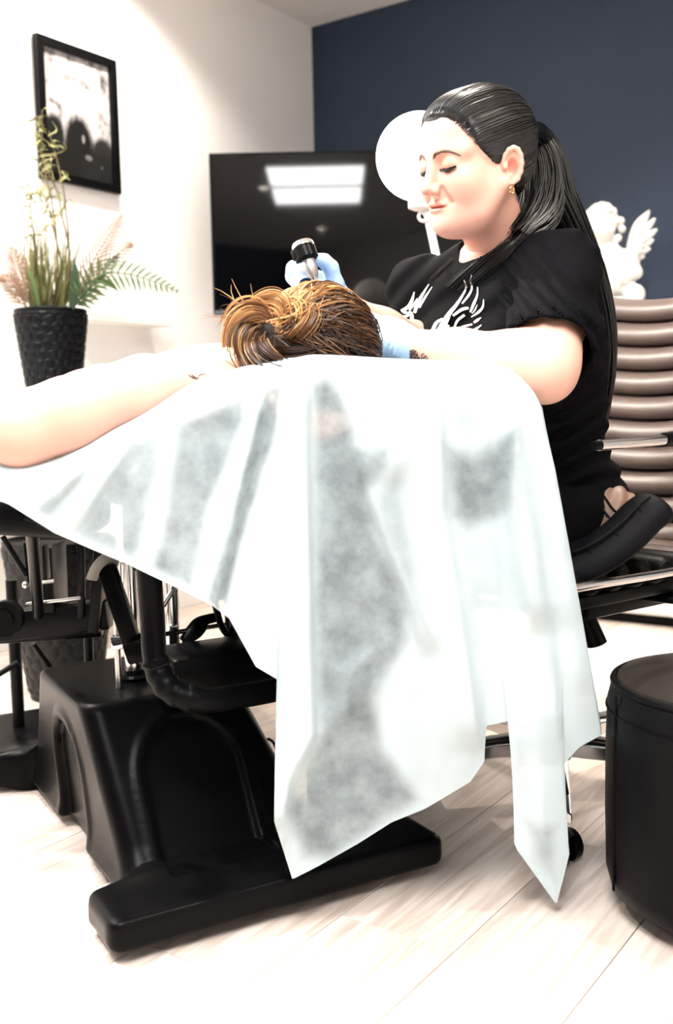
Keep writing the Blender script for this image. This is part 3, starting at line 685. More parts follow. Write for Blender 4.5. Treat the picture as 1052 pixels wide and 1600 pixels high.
tag(c_.build('power_cable', M_BPLAS), 'thin black cable looping beside the couch base', 'cable')
# ================================================================== THE ARTIST
def head_frame(yaw, pit, rol):
    y, p, r = R(yaw), R(pit), R(rol)
    f = V(-math.sin(y), -math.cos(y), 0); l = V(math.cos(y), -math.sin(y), 0); z = V(0, 0, 1)
    f3 = f * math.cos(p) - z * math.sin(p); u = z * math.cos(p) + f * math.sin(p)
    l2 = l * math.cos(r) + u * math.sin(r); u2 = u * math.cos(r) - l * math.sin(r)
    return Matrix((l2, -f3, u2)).transposed()
def head_field(M, h, full_cheeks=0.0):
    """a head in its own frame: x to its left, -y forward, z up"""
    f = Field((-0.10, -0.135, -0.20), (0.10, 0.135, 0.14), h, M)
    f.ell((0, 0.020, 0.036), (0.072, 0.092, 0.080))
    f.ell((0, -0.042, 0.045), (0.060, 0.047, 0.055), 0.03)
    f.ell((0, -0.030, -0.028), (0.061, 0.058, 0.078), 0.02)
    for s in (-1, 1):
        f.cone((0.056 * s, 0.002, -0.042), (0.040 * s, -0.035, -0.076), 0.018, 0.018, 0.03)
        f.cone((0.040 * s, -0.035, -0.076), (0.010 * s, -0.072, -0.088), 0.018, 0.016, 0.025)
        f.ell((0.037 * s, -0.055, -0.028), (0.027, 0.028, 0.032), 0.025)                  # cheek
        f.cone((0.014 * s, -0.084, 0.024), (0.052 * s, -0.062, 0.022), 0.009, 0.009, 0.02)  # brow ridge
    f.ell((0, -0.060, -0.070), (0.034, 0.026, 0.030), 0.02)                               # muzzle
    f.ell((0, -0.074, -0.090), (0.019, 0.017, 0.016), 0.016)                              # chin
    f.ell((0, -0.030, -0.090), (0.040, 0.040, 0.022 + full_cheeks), 0.03)                 # under the chin
    for s in (-1, 1):
        f.ell((0.031 * s, -0.096, 0.006), (0.019, 0.017, 0.013), 0.014, 's')              # socket
        f.ell((0.031 * s, -0.0755, 0.003), (0.0160, 0.0125, 0.0135), 0.006)               # lowered lid
        f.cone((0.018 * s, -0.0850, -0.0068), (0.044 * s, -0.0790, -0.0045), 0.0018, 0.0018, 0.004, 's')   # fold under the lid
        f.cone((0.017 * s, -0.0885, 0.0105), (0.044 * s, -0.0815, 0.0125), 0.0013, 0.0013, 0.004, 's')     # crease above it
    f.cone((0, -0.083, 0.018), (0, -0.103, -0.026), 0.0075, 0.0095, 0.014)                # nose
    f.ell((0, -0.1075, -0.030), (0.0105, 0.0105, 0.0095), 0.008)
    for s in (-1, 1):
        f.ell((0.0125 * s, -0.0955, -0.0335), (0.0078, 0.0095, 0.0080), 0.006)
        f.ell((0.0065 * s, -0.1010, -0.0415), (0.0038, 0.0055, 0.0030), 0.003, 's')
        f.cone((0.0185 * s, -0.0880, -0.034), (0.030 * s, -0.080, -0.056), 0.0025, 0.0025, 0.010, 's')
    f.ell((0, -0.0880, -0.0570), (0.0230, 0.0085, 0.0062), 0.006)                         # lips
    f.ell((0, -0.0870, -0.0675), (0.0200, 0.0090, 0.0072), 0.006)
    f.ell((0, -0.0965, -0.0617), (0.0260, 0.0120, 0.0012), 0.003, 's')
    f.cone((0, -0.0985, -0.046), (0, -0.0965, -0.052), 0.0022, 0.0022, 0.004, 's')
    for s in (-1, 1):                                                                     # ears
        rt = Matrix.Rotation(R(-26 * s), 3, 'Z') @ Matrix.Rotation(R(-12), 3, 'X')
        c = V(0.0745 * s, 0.014, -0.014)
        f.ell(c, (0.0065, 0.0165, 0.030), 0.006, 'u', rt)
        rim = [c + rt @ V(0.006 * s, 0.016 * math.cos(a) + 0.001, 0.029 * math.sin(a)) for a in np.linspace(-1.2, 3.0, 10)]
        f.chain(rim, [0.0030, 0.0038, 0.0040, 0.0042, 0.0042, 0.0042, 0.0040, 0.0036, 0.0032, 0.0028], 0.004)
        f.ell(c + rt @ V(0.0088 * s, 0.001, 0.000), (0.0078, 0.0088, 0.0145), 0.002, 's', rt)
        f.cone(c + rt @ V(0.010 * s, 0.008, 0.016), c + rt @ V(0.010 * s, 0.011, -0.004), 0.0026, 0.0026, 0.003, 's')
        f.ell(c + rt @ V(0.003 * s, -0.008, -0.028), (0.0052, 0.0078, 0.0085), 0.006, 'u', rt)
        f.ell(c + rt @ V(0.0065 * s, -0.0105, -0.002), (0.0035, 0.0045, 0.0060), 0.004, 'u', rt)
    return f
def face_colour(P):
    """lips, lid lines and blush as the skin's own colour; P in the head's frame"""
    c = np.ones((len(P), 3)); x, y, z = np.abs(P[:, 0]), P[:, 1], P[:, 2]
    def put(m, col): nonlocal c; c = c * (1 - m[:, None]) + c * np.array(col) * m[:, None]
    lip = (1 - sstep(0.75, 1.1, np.hypot(x / 0.0225, (z + 0.0622) / 0.0112))) * (y < -0.078); put(lip, (0.78, 0.42, 0.42))
    put((1 - sstep(0.3, 1.0, np.sqrt(((x - 0.040) / 0.024) ** 2 + ((z + 0.030) / 0.022) ** 2))) * (y < -0.03), (1.0, 0.86, 0.84))
    put((1 - sstep(0.6, 1.0, np.sqrt(((x - 0.031) / 0.018) ** 2 + ((z - 0.004) / 0.011) ** 2))) * (y < -0.06), (0.80, 0.66, 0.62))
    put((1 - sstep(0.5, 1.0, np.sqrt(((x - 0.080) / 0.012) ** 2 + ((y - 0.015) / 0.012) ** 2 + ((z + 0.014) / 0.018) ** 2))), (0.86, 0.46, 0.42))
    return c
def join(parts):
    Ps, Qs, Cs, o = [], [], [], 0
    for P, Q, c in parts: Ps.append(P); Qs.append(Q + o); Cs.append(c if c is not None else np.ones((len(P), 3))); o += len(P)
    return np.vstack(Ps), np.vstack(Qs), np.vstack(Cs)

HM = head_frame(60, 12, -6); HO = at(797, 262, 1.66) - HM @ V(0.073, 0.014, -0.016) * 0.95
HM4 = (HM * 0.95).to_4x4(); HM4.translation = HO; HINV = HM4.inverted()
def hl(x, y, z): return HM4 @ V(x, y, z)
AF = V(-0.80, -0.60, 0); AL = V(0.60, -0.80, 0); AR = Matrix((AL, -AF, V(0, 0, 1))).transposed()
SHL = V(0.365, 1.665, 0.965); SHR = SHL - AL * 0.34 + V(0, 0, 0.005)
ELL, WRL = at(851, 580, 1.49), at(632, 541, 1.575)
ELR, WRR = at(684, 575, 1.88), at(534, 480, 1.75)
NECK = V(0.285, 1.785, 1.005); PEL = V(0.388, 1.905, 0.56)
artist = thing('person', 'person in black t-shirt with long black ponytail, bent forward on the office chair, tattooing', 'person', (PEL.x, PEL.y, 0.47))

f = head_field(HM4, 0.0019, 0.006)
nb = HINV @ NECK
f.cone((0, 0.018, -0.050), nb, 0.050, 0.056, 0.03)
P, Q = f.mesh(1); body_head = (P, Q); colh = face_colour((np.array(HINV)[:3, :3] @ P.T).T + np.array(HINV)[:3, 3])
f = Field((-0.06, 1.40, 0.42), (0.70, 2.16, 1.06), 0.004)
f.ell(PEL + V(0, 0, 0.0), (0.150, 0.115, 0.10), 0, 'u', AR); f.chain([PEL, V(0.355, 1.875, 0.68), V(0.315, 1.825, 0.86), V(0.285, 1.80, 0.96)], [0.10, 0.095, 0.095, 0.07], 0.06)
f.cone(SHL, SHR, 0.045, 0.045, 0.05); f.cone(V(0.285, 1.80, 0.96), NECK, 0.06, 0.054, 0.03)
def arm(f, a, b, c, ru=0.048, re=0.045, rm=0.047, rw=0.027):
    f.chain([a, lerp(a, b, 0.45), lerp(a, b, 0.85), b], [ru + 0.002, ru + 0.004, re + 0.002, re], 0.03)
    f.chain([b, lerp(b, c, 0.25), lerp(b, c, 0.6), c], [re, rm, lerp(rm, rw, 0.5), rw], 0.03)
arm(f, SHL, ELL, WRL, 0.048, 0.041, 0.043, 0.0275); arm(f, SHR, ELR, WRR)
P2, Q2 = f.mesh(2)
P, Q, col = join([(P, Q, colh), (P2, Q2, None)]); body = np_object('body', P, Q, M_SKIN, artist, col)

# brows, lashes, eyes
M_BROW = mat('brow_hair', (0.12, 0.065, 0.045), 0.6)
for s in (-1, 1):
    m_ = MB(); rn = random.Random(7)
    arcp = catmull([V(0.013 * s, -0.0985, 0.0165), V(0.027 * s, -0.0965, 0.0205), V(0.042 * s, -0.0860, 0.0215), V(0.054 * s, -0.0700, 0.0150)], 60)
    bv = BVHTree.FromPolygons([tuple(p) for p in P], [tuple(q) for q in Q])
    for k in range(190):
        u = rn.random(); i = int(u * 56); p = V(*arcp[i]); d = V(*(arcp[min(59, i + 3)] - arcp[max(0, i - 1)])).normalized()
        wdt = 0.0034 * (1 - u) ** 0.6 + 0.0007; p = p + V(0, 0, rn.uniform(-wdt, wdt)); e = p + d * 0.006 + V(0, 0, 0.0022 * (1 - u))
        pts = []
        for q in (p, (p + e) / 2, e):
            wq = hl(*q); loc = bv.find_nearest(wq); pts.append(loc[0] + loc[1] * 0.0005 if loc[0] else wq)
        m_.tube(pts, [0.00035, 0.0003, 0.00015], 4, False)
    m_.build('eyebrow', M_BROW, artist)
    m_ = MB(); la = catmull([V(0.0155 * s, -0.0872, -0.0020), V(0.024 * s, -0.0905, -0.0062), V(0.033 * s, -0.0900, -0.0075), V(0.042 * s, -0.0850, -0.0055), V(0.0485 * s, -0.0780, -0.0010)], 26)
    base = []
    for q in la:
        wq = hl(*q); loc = bv.find_nearest(wq); base.append(loc[0] + loc[1] * 0.0006)
    m_.tube(base, [0.0011 + 0.0014 * math.sin(math.pi * i / 25) + 0.0005 * (i / 25) for i in range(26)], 6)
    for i in range(3, 26):
        d = (HM @ V(0.25 * s * (i - 8) / 12, -0.75, -0.55)).normalized(); m_.tube([base[i], base[i] + d * 0.0035, base[i] + d * 0.0065 + V(0, 0, 0.0008)], [0.0005, 0.0004, 0.0002], 4, False)
    m_.build('eyelashes', M_HAIRB, artist)
    MB().tube([base[i] + HM @ V(0, -0.0002, -0.0022) for i in range(6, 22)], [0.0006 + 0.0014 * math.sin(math.pi * i / 15) for i in range(16)], 8).build('eye', mat('dark_iris', (0.02, 0.012, 0.01), 0.15, spec=0.6), artist)
m_ = MB(); ec = hl(0.0800, 0.006, -0.0515)
m_.tube([ec + HM @ V(0.002, 0.0042 * math.cos(a), 0.0052 * math.sin(a)) for a in np.linspace(0, 2 * math.pi, 20)], 0.0013, 8, False)
m_.build('earring', mat('gold', (0.8, 0.5, 0.2), 0.2, metal=1.0), artist)

# slicked-back hair
f = Field((-0.11, -0.12, -0.12), (0.11, 0.15, 0.15), 0.0022, HM4)
f.ell((0, 0.022, 0.038), (0.0775, 0.0975, 0.084)); f.ell((0, -0.040, 0.050), (0.064, 0.051, 0.0565), 0.03)
f.ell((0, 0.050, -0.015), (0.060, 0.052, 0.058), 0.03); f.ell((0, 0.112, 0.045), (0.022, 0.020, 0.022), 0.02)
def strand_relief(x, y, z):
    a = np.arctan2(x, z - 0.03); return (0.0004 * np.sin(a * 46 + 9 * np.sin(y * 14)) + 0.0003 * np.sin(a * 97 + y * 30)) * sstep(-0.05, 0.01, y)
f.fn(strand_relief, (-0.1, -0.12, -0.12), (0.1, 0.14, 0.15), op='a')
def face_side(x, y, z):
    ax = np.abs(x); yh = np.interp(z, [-0.12, -0.06, -0.035, -0.012, 0.005, 0.03, 0.055, 0.075, 0.092, 0.12], [0.050, 0.036, 0.020, -0.024, -0.034, -0.050, -0.062, -0.074, -0.084, -0.105]).astype(np.float32)
    yh = yh - 0.010 * np.exp(-((ax - 0.0) / 0.03) ** 2) * (z > 0.05)
    return (y - yh + 0.003) * 0.7
f.fn(face_side, (-0.11, -0.12, -0.12), (0.11, 0.15, 0.15), 0.018, 's')
for s in (-1, 1): f.ell((0.084 * s, 0.014, -0.018), (0.022, 0.023, 0.036), 0.005, 's')
HP, HQ = f.mesh(1); np_object('hair', HP, HQ, M_HAIRB, artist)
fbv = BVHTree.FromPolygons([tuple(p) for p in body_head[0]], [tuple(q) for q in body_head[1]])
hbv = BVHTree.FromPolygons([tuple(p) for p in HP], [tuple(q) for q in HQ])
m_ = MB(); rn = random.Random(3)
line = [(0, -0.088, 0.090), (0.030, -0.080, 0.084), (0.052, -0.070, 0.066), (0.064, -0.056, 0.044), (0.070, -0.036, 0.018), (0.071, -0.016, -0.008), (0.074, 0.020, 0.022), (0.068, 0.046, -0.020), (0.056, 0.062, -0.048), (0.020, 0.080, -0.064)]
ctr = V(0, 0.022, 0.030); end = (V(0, 0.128, 0.048) - ctr).normalized()
for s in (-1, 1):
    lc = catmull(line, 400)
    for k in range(520):
        st = (V(*(lc[rn.randrange(400)] * np.array((s, 1, 1)))) - ctr).normalized(); pts = []; lift = rn.choice((0.0004, 0.0008, 0.0014, 0.0022, 0.0032)); n_ = 28; th_ = rn.uniform(0.0005, 0.0011)
        st = (st + V(rn.uniform(-.05, .05), rn.uniform(-.02, .10), rn.uniform(-.05, .05))).normalized()
        for i in range(n_):
            t = i / (n_ - 1) * 0.97; d = st.slerp(end, t, end) if st.dot(end) > -0.99 else st
            o_, d_ = hl(*(ctr + d * 0.2)), HM @ (-d); hit = hbv.ray_cast(o_, d_)
            h2 = fbv.ray_cast(o_, d_)
            if hit[0] is None:
                if i > 1 or h2[0] is None: continue
                hit = h2
            if (hit[0] - o_).length > 0.155: continue
            pts.append(hit[0] + hit[1] * (0.0006 + lift * min(1, i * 0.14) - (0.0010 if i == 0 else 0)))
        if len(pts) > 4: m_.tube(pts, [0.00025] + [th_] * (len(pts) - 2) + [0.0006], 4, False)
for s in (-1, 1):                                                          # fine hairs feathering the hairline
    lc = catmull(line[:5], 300)
    for k in range(200):
        b = lc[rn.randrange(300)] * np.array((s, 1, 1)); pts = []
        for u in (-0.10, -0.02, 0.07, 0.16):
            d = (V(*b) - ctr).normalized(); d = d.slerp(end, max(0.0, u) , end) if u > 0 else (d + (d - end) * (-u) * rn.uniform(0.2, 0.8)).normalized()
            o_, d_ = hl(*(ctr + d * 0.2)), HM @ (-d); h1, h2 = hbv.ray_cast(o_, d_), fbv.ray_cast(o_, d_)
            c_ = [h for h in (h1, h2) if h[0] is not None]
            if c_:
                h = min(c_, key=lambda q: (q[0] - o_).length); pts.append(h[0] + h[1] * 0.0005)
        if len(pts) == 4: m_.tube(pts, [0.00015, 0.00035, 0.0005, 0.0005], 4, False)
m_.build('hair_strands', mat('black_hair_gloss', (0.004, 0.0036, 0.0036), 0.30, spec=0.75, vary=0.4, scale=60), artist)
def bundle(m_, path, rad, count, th, seed, flat=1.0, ns=22, wig=0.004, cut=0.12, cols=None):
    rn = random.Random(seed); P0 = [V(*p) for p in catmull(path, ns)]; rr = catmull([(r,) for r in rad], ns)[:, 0]
    T = [(P0[min(i + 1, ns - 1)] - P0[max(i - 1, 0)]).normalized() for i in range(ns)]; n0 = T[0].orthogonal().normalized(); fr = []
    for i in range(ns): n0 = (n0 - T[i] * n0.dot(T[i])).normalized(); fr.append((n0.copy(), T[i].cross(n0)))
    for k in range(count):
        a = rn.uniform(0, 2 * math.pi); q = math.sqrt(rn.random()); last = ns - int(rn.random() * cut * ns); ph = rn.uniform(0, 6.28); tw = rn.uniform(-0.5, 0.5); pts = []
        for i in range(last):
            aa = a + tw * i / ns; r = rr[i] * q; w_ = wig * (i / ns) * math.sin(ph + i * 0.45 + k)
            pts.append(P0[i] + fr[i][0] * (math.cos(aa) * r + w_) + fr[i][1] * (math.sin(aa) * r * flat))
        if cols: m_.col = rn.choice(cols)
        m_.tube(pts, [th] * (last - 1) + [th * 0.4], 4, False)
    m_.col = (1, 1, 1)
root = hl(0, 0.118, 0.046)
M_ = MB()
bundle(M_, [root, at(840, 215, 1.84), at(858, 258, 1.85), at(868, 310, 1.84), at(888, 352, 1.83), at(926, 425, 1.84), at(946, 510, 1.84), at(945, 600, 1.87), at(936, 672, 1.90)], [0.012, 0.024, 0.033, 0.037, 0.033, 0.022, 0.017, 0.015, 0.010], 420, 0.0013, 11)
bundle(M_, [root, at(838, 230, 1.83), at(850, 290, 1.79), at(842, 340, 1.74), at(810, 372, 1.70)], [0.012, 0.026, 0.034, 0.034, 0.020], 300, 0.0012, 12)
M_.build('ponytail', M_HAIRB, artist)
m_ = MB(); m_.tube([root + HM @ V(0.017 * math.cos(a), -0.002, 0.017 * math.sin(a)) for a in np.linspace(0, 6.283, 20)], 0.004, 8, False); m_.build('hair_tie', mat('brown_elastic', (0.10, 0.05, 0.03), 0.5), artist)

# t-shirt
f = Field((0.0, 1.46, 0.44), (0.72, 2.20, 1.07), 0.0042)
f.ell(V(0.335, 1.840, 0.84), (0.168, 0.112, 0.165), 0, 'u', AR); f.ell(V(0.295, 1.805, 0.935), (0.150, 0.092, 0.085), 0.05, 'u', AR)
f.ell(V(0.352, 1.866, 0.70), (0.152, 0.108, 0.15), 0.06, 'u', AR); f.ell(PEL + V(0.0, 0, 0.02), (0.165, 0.118, 0.12), 0.05, 'u', AR)
f.chain([V(0.285, 1.795, 0.985), SHL], [0.052, 0.052], 0.05); f.chain([V(0.285, 1.795, 0.985), SHR], [0.052, 0.050], 0.05)
for s in (-1, 1): f.ell(V(0.318, 1.828, 0.855) + AF * 0.085 + AL * 0.072 * s, (0.066, 0.058, 0.066), 0.05, 'u', AR)
dl_ = (ELL - SHL).normalized(); se = SHL + dl_ * 0.208
f.cone(SHL, se, 0.061, 0.070, 0.035)
dr_ = (ELR - SHR).normalized(); f.cone(SHR, SHR + dr_ * 0.14, 0.058, 0.068, 0.03)
def folds(x, y, z):
    u = (x - SHL.x) * dl_.x + (y - SHL.y) * dl_.y + (z - SHL.z) * dl_.z; sx = (x - SHL.x) * AF.x + (y - SHL.y) * AF.y
    rad = np.sqrt(np.maximum((x - SHL.x) ** 2 + (y - SHL.y) ** 2 + (z - SHL.z) ** 2 - u * u, 0))
    ms = sstep(-0.02, 0.03, u) * sstep(0.12, 0.07, rad)
    a = 0.0042 * np.sin((z * 0.75 + x * 0.75 - y * 0.3) * 210 + 3 * np.sin(x * 31 + z * 17)) * ms * sstep(0.02, -0.05, -sx - 0.02)
    zz = z + 0.25 * ((x - 0.4) * AF.x + (y - 1.9) * AF.y)
    b = 0.0040 * np.sin(zz * 165 + 2.2 * np.sin(x * 19 + y * 23)) * sstep(0.80, 0.74, z) * sstep(0.52, 0.60, z)
    c = 0.0025 * np.sin((z * 0.9 - x * 0.7) * 130 + 2 * np.sin(y * 20)) * sstep(0.74, 0.80, z) * (1 - ms)
    return (a + b + c).astype(np.float32)
f.fn(folds, (0.0, 1.46, 0.44), (0.72, 2.20, 1.07), op='a')
def below_sleeve(x, y, z):
    u = (x - se.x) * dl_.x + (y - se.y) * dl_.y + (z - se.z) * dl_.z - 0.004 * np.sin(x * 60 + y * 40)
    r = np.sqrt((x - se.x) ** 2 + (y - se.y) ** 2 + (z - se.z) ** 2)
    return np.maximum(-u, r - 0.115)
f.fn(below_sleeve, tuple(np.array(se) - 0.12), tuple(np.array(se) + 0.12), 0.003, 's')
f.cone(se - dl_ * 0.05, se + dl_ * 0.02, 0.056, 0.066, 0.004, 's')
ax_n = (NECK + V(-0.03, -0.02, 0.05) - V(0.285, 1.80, 0.96)).normalized()
f.cone(NECK - ax_n * 0.02, NECK + ax_n * 0.10, 0.058, 0.062, 0.004, 's')
SP, SQ = f.mesh(1); shirt = np_object('shirt', SP, SQ, M_CLOTHB, artist)
sbv = BVHTree.FromPolygons([tuple(p) for p in SP], [tuple(q) for q in SQ])
def on_shirt(x, y, lift):
    d = (at(x, y, 1.0) - CAM).normalized(); h_ = sbv.ray_cast(CAM, d)
    return (h_[0] + h_[1] * lift, h_[1]) if h_[0] else (None, None)
m_ = MB()   # collar and sleeve hem bands
ux = ax_n.orthogonal().normalized(); uy = ax_n.cross(ux); ring = []
for a in np.linspace(0, 2 * math.pi, 40)[:-1]:
    d = ux * math.cos(a) + uy * math.sin(a); o_ = NECK + d * 0.059 + ax_n * 0.12; h_ = sbv.ray_cast(o_, -ax_n, 0.22); ring.append(h_[0] if h_[0] else NECK + d * 0.059)
ring.append(ring[0]); m_.tube(ring, 0.0065, 8, False, 1.0); m_.build('collar', M_CLOTHB, artist)
# print on the chest
M_PRINT = mat('white_screen_print', (0.80, 0.76, 0.74), 0.7, vary=0.05); M_PRINTR = mat('pink_screen_print', (0.65, 0.35, 0.33), 0.7)
strokes = [([(235, 285), (215, 360), (180, 430), (110, 470)], [8, 22, 28, 20]), ([(380, 210), (330, 290), (270, 400), (240, 490)], [5, 16, 28, 20]), ([(412, 238), (350, 330), (285, 440)], [4, 14, 14]),
           ([(265, 350), (225, 420), (190, 470)], [6, 14, 10]), ([(110, 520), (160, 525), (200, 490), (215, 545), (200, 615)], [10, 16, 24, 26, 14]), ([(105, 585), (150, 560)], [6, 10]), ([(130, 480), (190, 500)], [16, 20]),
           ([(718, 170), (740, 240), (705, 320), (640, 420), (580, 490), (540, 560), (480, 660)], [5, 12, 16, 24, 28, 44, 46]), ([(792, 120), (780, 180), (795, 250), (765, 320), (700, 400)], [5, 10, 13, 17, 12]),
           ([(850, 240), (847, 320), (815, 400), (780, 480)], [6, 12, 22, 14]), ([(908, 360), (900, 430), (860, 480), (790, 528)], [5, 15, 20, 8]), ([(848, 410), (825, 460), (798, 492)], [4, 11, 6]),
           ([(765, 440), (700, 455), (610, 515)], [16, 22, 16]), ([(725, 505), (655, 560), (620, 640)], [20, 20, 14]), ([(888, 608), (830, 650), (740, 695)], [5, 18, 16]), ([(800, 600), (700, 630), (620, 690)], [12, 18, 20]),
           ([(510, 545), (450, 590), (410, 670)], [12, 24, 28]), ([(560, 600), (520, 680)], [30, 30])]
def print_strokes(sts, name, m):
    m_ = MB()
    for pts, wd in sts:
        n_ = 14; c = catmull([(610 + a / 6.188, 410 + b / 6.188) for a, b in pts], n_); w_ = np.interp(np.linspace(0, 1, n_), np.linspace(0, 1, len(wd)), wd) / 6.188 / 2 * 1.35
        vs = []
        for i in range(n_):
            t = c[min(i + 1, n_ - 1)] - c[max(i - 1, 0)]; t = t / (np.linalg.norm(t) + 1e-9); nn = np.array((-t[1], t[0]))
            for k in (-1, 0, 1): vs.append(on_shirt(*(c[i] + nn * w_[i] * k), 0.0014)[0])
        if any(v is None for v in vs): continue
        m_.add(vs, [(i * 3 + k, i * 3 + k + 1, i * 3 + k + 4, i * 3 + k + 3) for i in range(n_ - 1) for k in (0, 1)])
    if m_.v: m_.build(name, m, artist)
print_strokes(strokes[:7], 'shirt_print', M_PRINT); print_strokes(strokes[7:], 'shirt_print', M_PRINT); print_strokes([([(885, 535), (850, 560), (815, 585)], [6, 22, 16])], 'shirt_print', M_PRINTR)
# hair lying over the shoulder onto the chest
m_ = MB(); rn = random.Random(21)
for k in range(130):
    j = rn.uniform(-1, 1); e = rn.random()
    c = catmull([(846 + j * 22, 330 + j * 6), (800 + j * 22, 366 + j * 10), (752 + j * 30, 402 + j * 14), (700 + j * 34 - 20 * e, 452 + j * 10 + 10 * e)], 14)[:int(6 + 8 * e)]
    pts = []
    for i, q in enumerate(c):
        p_, n_ = on_shirt(q[0], q[1], 0.003 + 0.004 * rn.random() * (1 - i / 14))
        if p_ is not None: pts.append(p_)
    ok = [p for i, p in enumerate(pts) if i == 0 or (p - pts[i - 1]).length < 0.04]
    if len(ok) > 3: m_.tube(ok, [0.0006] * (len(ok) - 1) + [0.0002], 4, False)
m_.build('loose_hair', M_HAIRB, artist)

# trousers and shoes
f = Field((-0.10, 1.50, 0.02), (0.72, 2.22, 0.72), 0.006)
f.ell(PEL, (0.165, 0.12, 0.115), 0, 'u', AR)
KN = []
for s in (-1, 1):
    hip = PEL + AL * 0.085 * s + V(0, 0, -0.01); kn = hip + AF * 0.37 + AL * 0.03 * s + V(0, 0, -0.03); an = V(0.15, 1.92, 0.13) + AL * 0.07 * s
    f.chain([hip, lerp(hip, kn, 0.5), kn], [0.088, 0.076, 0.060], 0.04); f.chain([kn, lerp(kn, an, 0.35), an], [0.060, 0.056, 0.040], 0.03); KN.append((kn, an))
P, Q = f.mesh(1); np_object('trousers', P, Q, M_CLOTHB, artist)
for kn, an in KN:
    f = Field(tuple(an + V(-0.26, -0.22, -0.13)), tuple(an + V(0.15, 0.15, 0.10)), 0.005)
    f.cone(an + V(0, 0, 0.03), an + V(0, 0, -0.02), 0.043, 0.045); f.cone(an + V(0, 0, -0.03), an + AF * 0.13 + V(0, 0, -0.042), 0.040, 0.034, 0.03); f.fn(lambda x, y, z: (an.z - 0.062 - z) + 0 * x, tuple(an + V(-.26, -.22, -.13)), tuple(an + V(.15, .15, .1)), 0.004, 's')
    P, Q = f.mesh(1); np_object('shoe', P, Q, M_LEATH, artist)

# gloved hands
def hand(f, M, side, curls, spread=4, thumb=((0.045, 0.045, -0.012), (0.056, 0.080, -0.022), (0.050, 0.104, -0.030)), sc=1.0):
    """wrist at the origin, y towards the fingers, z the back of the hand, x (times side) the thumb's side"""
    def T(p): return M @ (V(p[0] * side, p[1], p[2]) * sc)
    f.chain([T((0, 0, 0)), T((0.004, 0.03, 0))], [0.027 * sc, 0.026 * sc], 0.02)
    for x in (0.024, 0.008, -0.009, -0.025): f.chain([T((x * 0.6, 0.02, 0)), T((x, 0.084 - abs(x - 0.008) * 0.25, 0.0))], [0.0165 * sc, 0.0125 * sc], 0.018)
    f.chain([T((0.014, 0.020, -0.008))] + [T(p) for p in thumb], [0.018 * sc, 0.0135 * sc, 0.0112 * sc, 0.0095 * sc], 0.014)
    for i, (x, L_) in enumerate(((0.027, (0.044, 0.026, 0.021)), (0.009, (0.048, 0.030, 0.022)), (-0.010, (0.045, 0.028, 0.021)), (-0.027, (0.035, 0.021, 0.019)))):
        p = V(x, 0.084 - abs(x - 0.008) * 0.25, 0); ang = 0; pts = [p]; sa = R(spread * (1.5 - i))
        for k in range(3):
            ang += R(curls[i][k]); d = V(math.sin(sa) * math.cos(ang), math.cos(sa) * math.cos(ang), -math.sin(ang)); pts.append(pts[-1] + d * L_[k])
        f.chain([T(q) for q in pts], [0.0108 * sc, 0.0096 * sc, 0.0086 * sc, 0.0076 * sc], 0.005)
yd = (at(520, 492, 1.68) - WRL).normalized(); zd = V(0.15, -0.75, 0.65); zd = (zd - yd * zd.dot(yd)).normalized(); xd = yd.cross(zd)
GM = Matrix((xd, yd, zd)).transposed().to_4x4(); GM.translation = WRL + yd * 0.012
f = Field(tuple(WRL - V(0.24, 0.12, 0.12)), tuple(WRL + V(0.08, 0.24, 0.16)), 0.0024)
hand(f, GM, 1, [(20, 25, 15)] * 4)
f.chain([WRL - yd * 0.006, WRL + yd * 0.02, WRL + yd * 0.045], [0.0315, 0.0300, 0.030], 0.012)
f.fn(lambda x, y, z: (0.0011 * np.sin(((x - WRL.x) * yd.x + (y - WRL.y) * yd.y + (z - WRL.z) * yd.z) * 620 + 2 * np.sin(z * 90)) * (np.abs((x - WRL.x) * yd.x + (y - WRL.y) * yd.y + (z - WRL.z) * yd.z - 0.02) < 0.035)).astype(np.float32), tuple(WRL - V(0.24, 0.12, 0.12)), tuple(WRL + V(0.08, 0.24, 0.16)), op='a')
P, Q = f.mesh(1); np_object('glove', P, Q, M_GLOVE, artist)
f = Field(tuple(at(430, 500, 1.82) + V(0, -0.12, 0)), tuple(at(560, 385, 1.70) + V(0.02, 0.16, 0.02)), 0.0019)
f.chain([WRR, at(512, 462, 1.765), at(494, 450, 1.77)], [0.029, 0.031, 0.030], 0.015)                    # wrist and palm
f.chain([at(500, 462, 1.75), at(474, 446, 1.745), at(459, 432, 1.742), at(460, 420, 1.735), at(478, 419, 1.715), at(486, 421, 1.712)], [0.020, 0.017, 0.0130, 0.0130, 0.0125, 0.0115], 0.006)
f.chain([at(512, 456, 1.755), at(525, 444, 1.745), at(517, 418, 1.735), at(507, 408, 1.728), at(499, 405, 1.722)], [0.018, 0.0135, 0.0125, 0.0115, 0.0100], 0.006)
f.chain([at(500, 458, 1.745), at(468, 442, 1.722), at(480, 447, 1.705), at(500, 452, 1.700)], [0.018, 0.013, 0.0125, 0.0105], 0.005)
f.chain([at(498, 466, 1.745), at(470, 460, 1.722), at(482, 463, 1.705), at(500, 467, 1.700)], [0.018, 0.0125, 0.012, 0.0105], 0.005)
f.chain([at(504, 474, 1.75), at(482, 474, 1.73), at(490, 476, 1.712), at(504, 479, 1.708)], [0.016, 0.0115, 0.011, 0.0095], 0.005)
P, Q = f.mesh(1); np_object('glove', P, Q, M_GLOVE, artist)
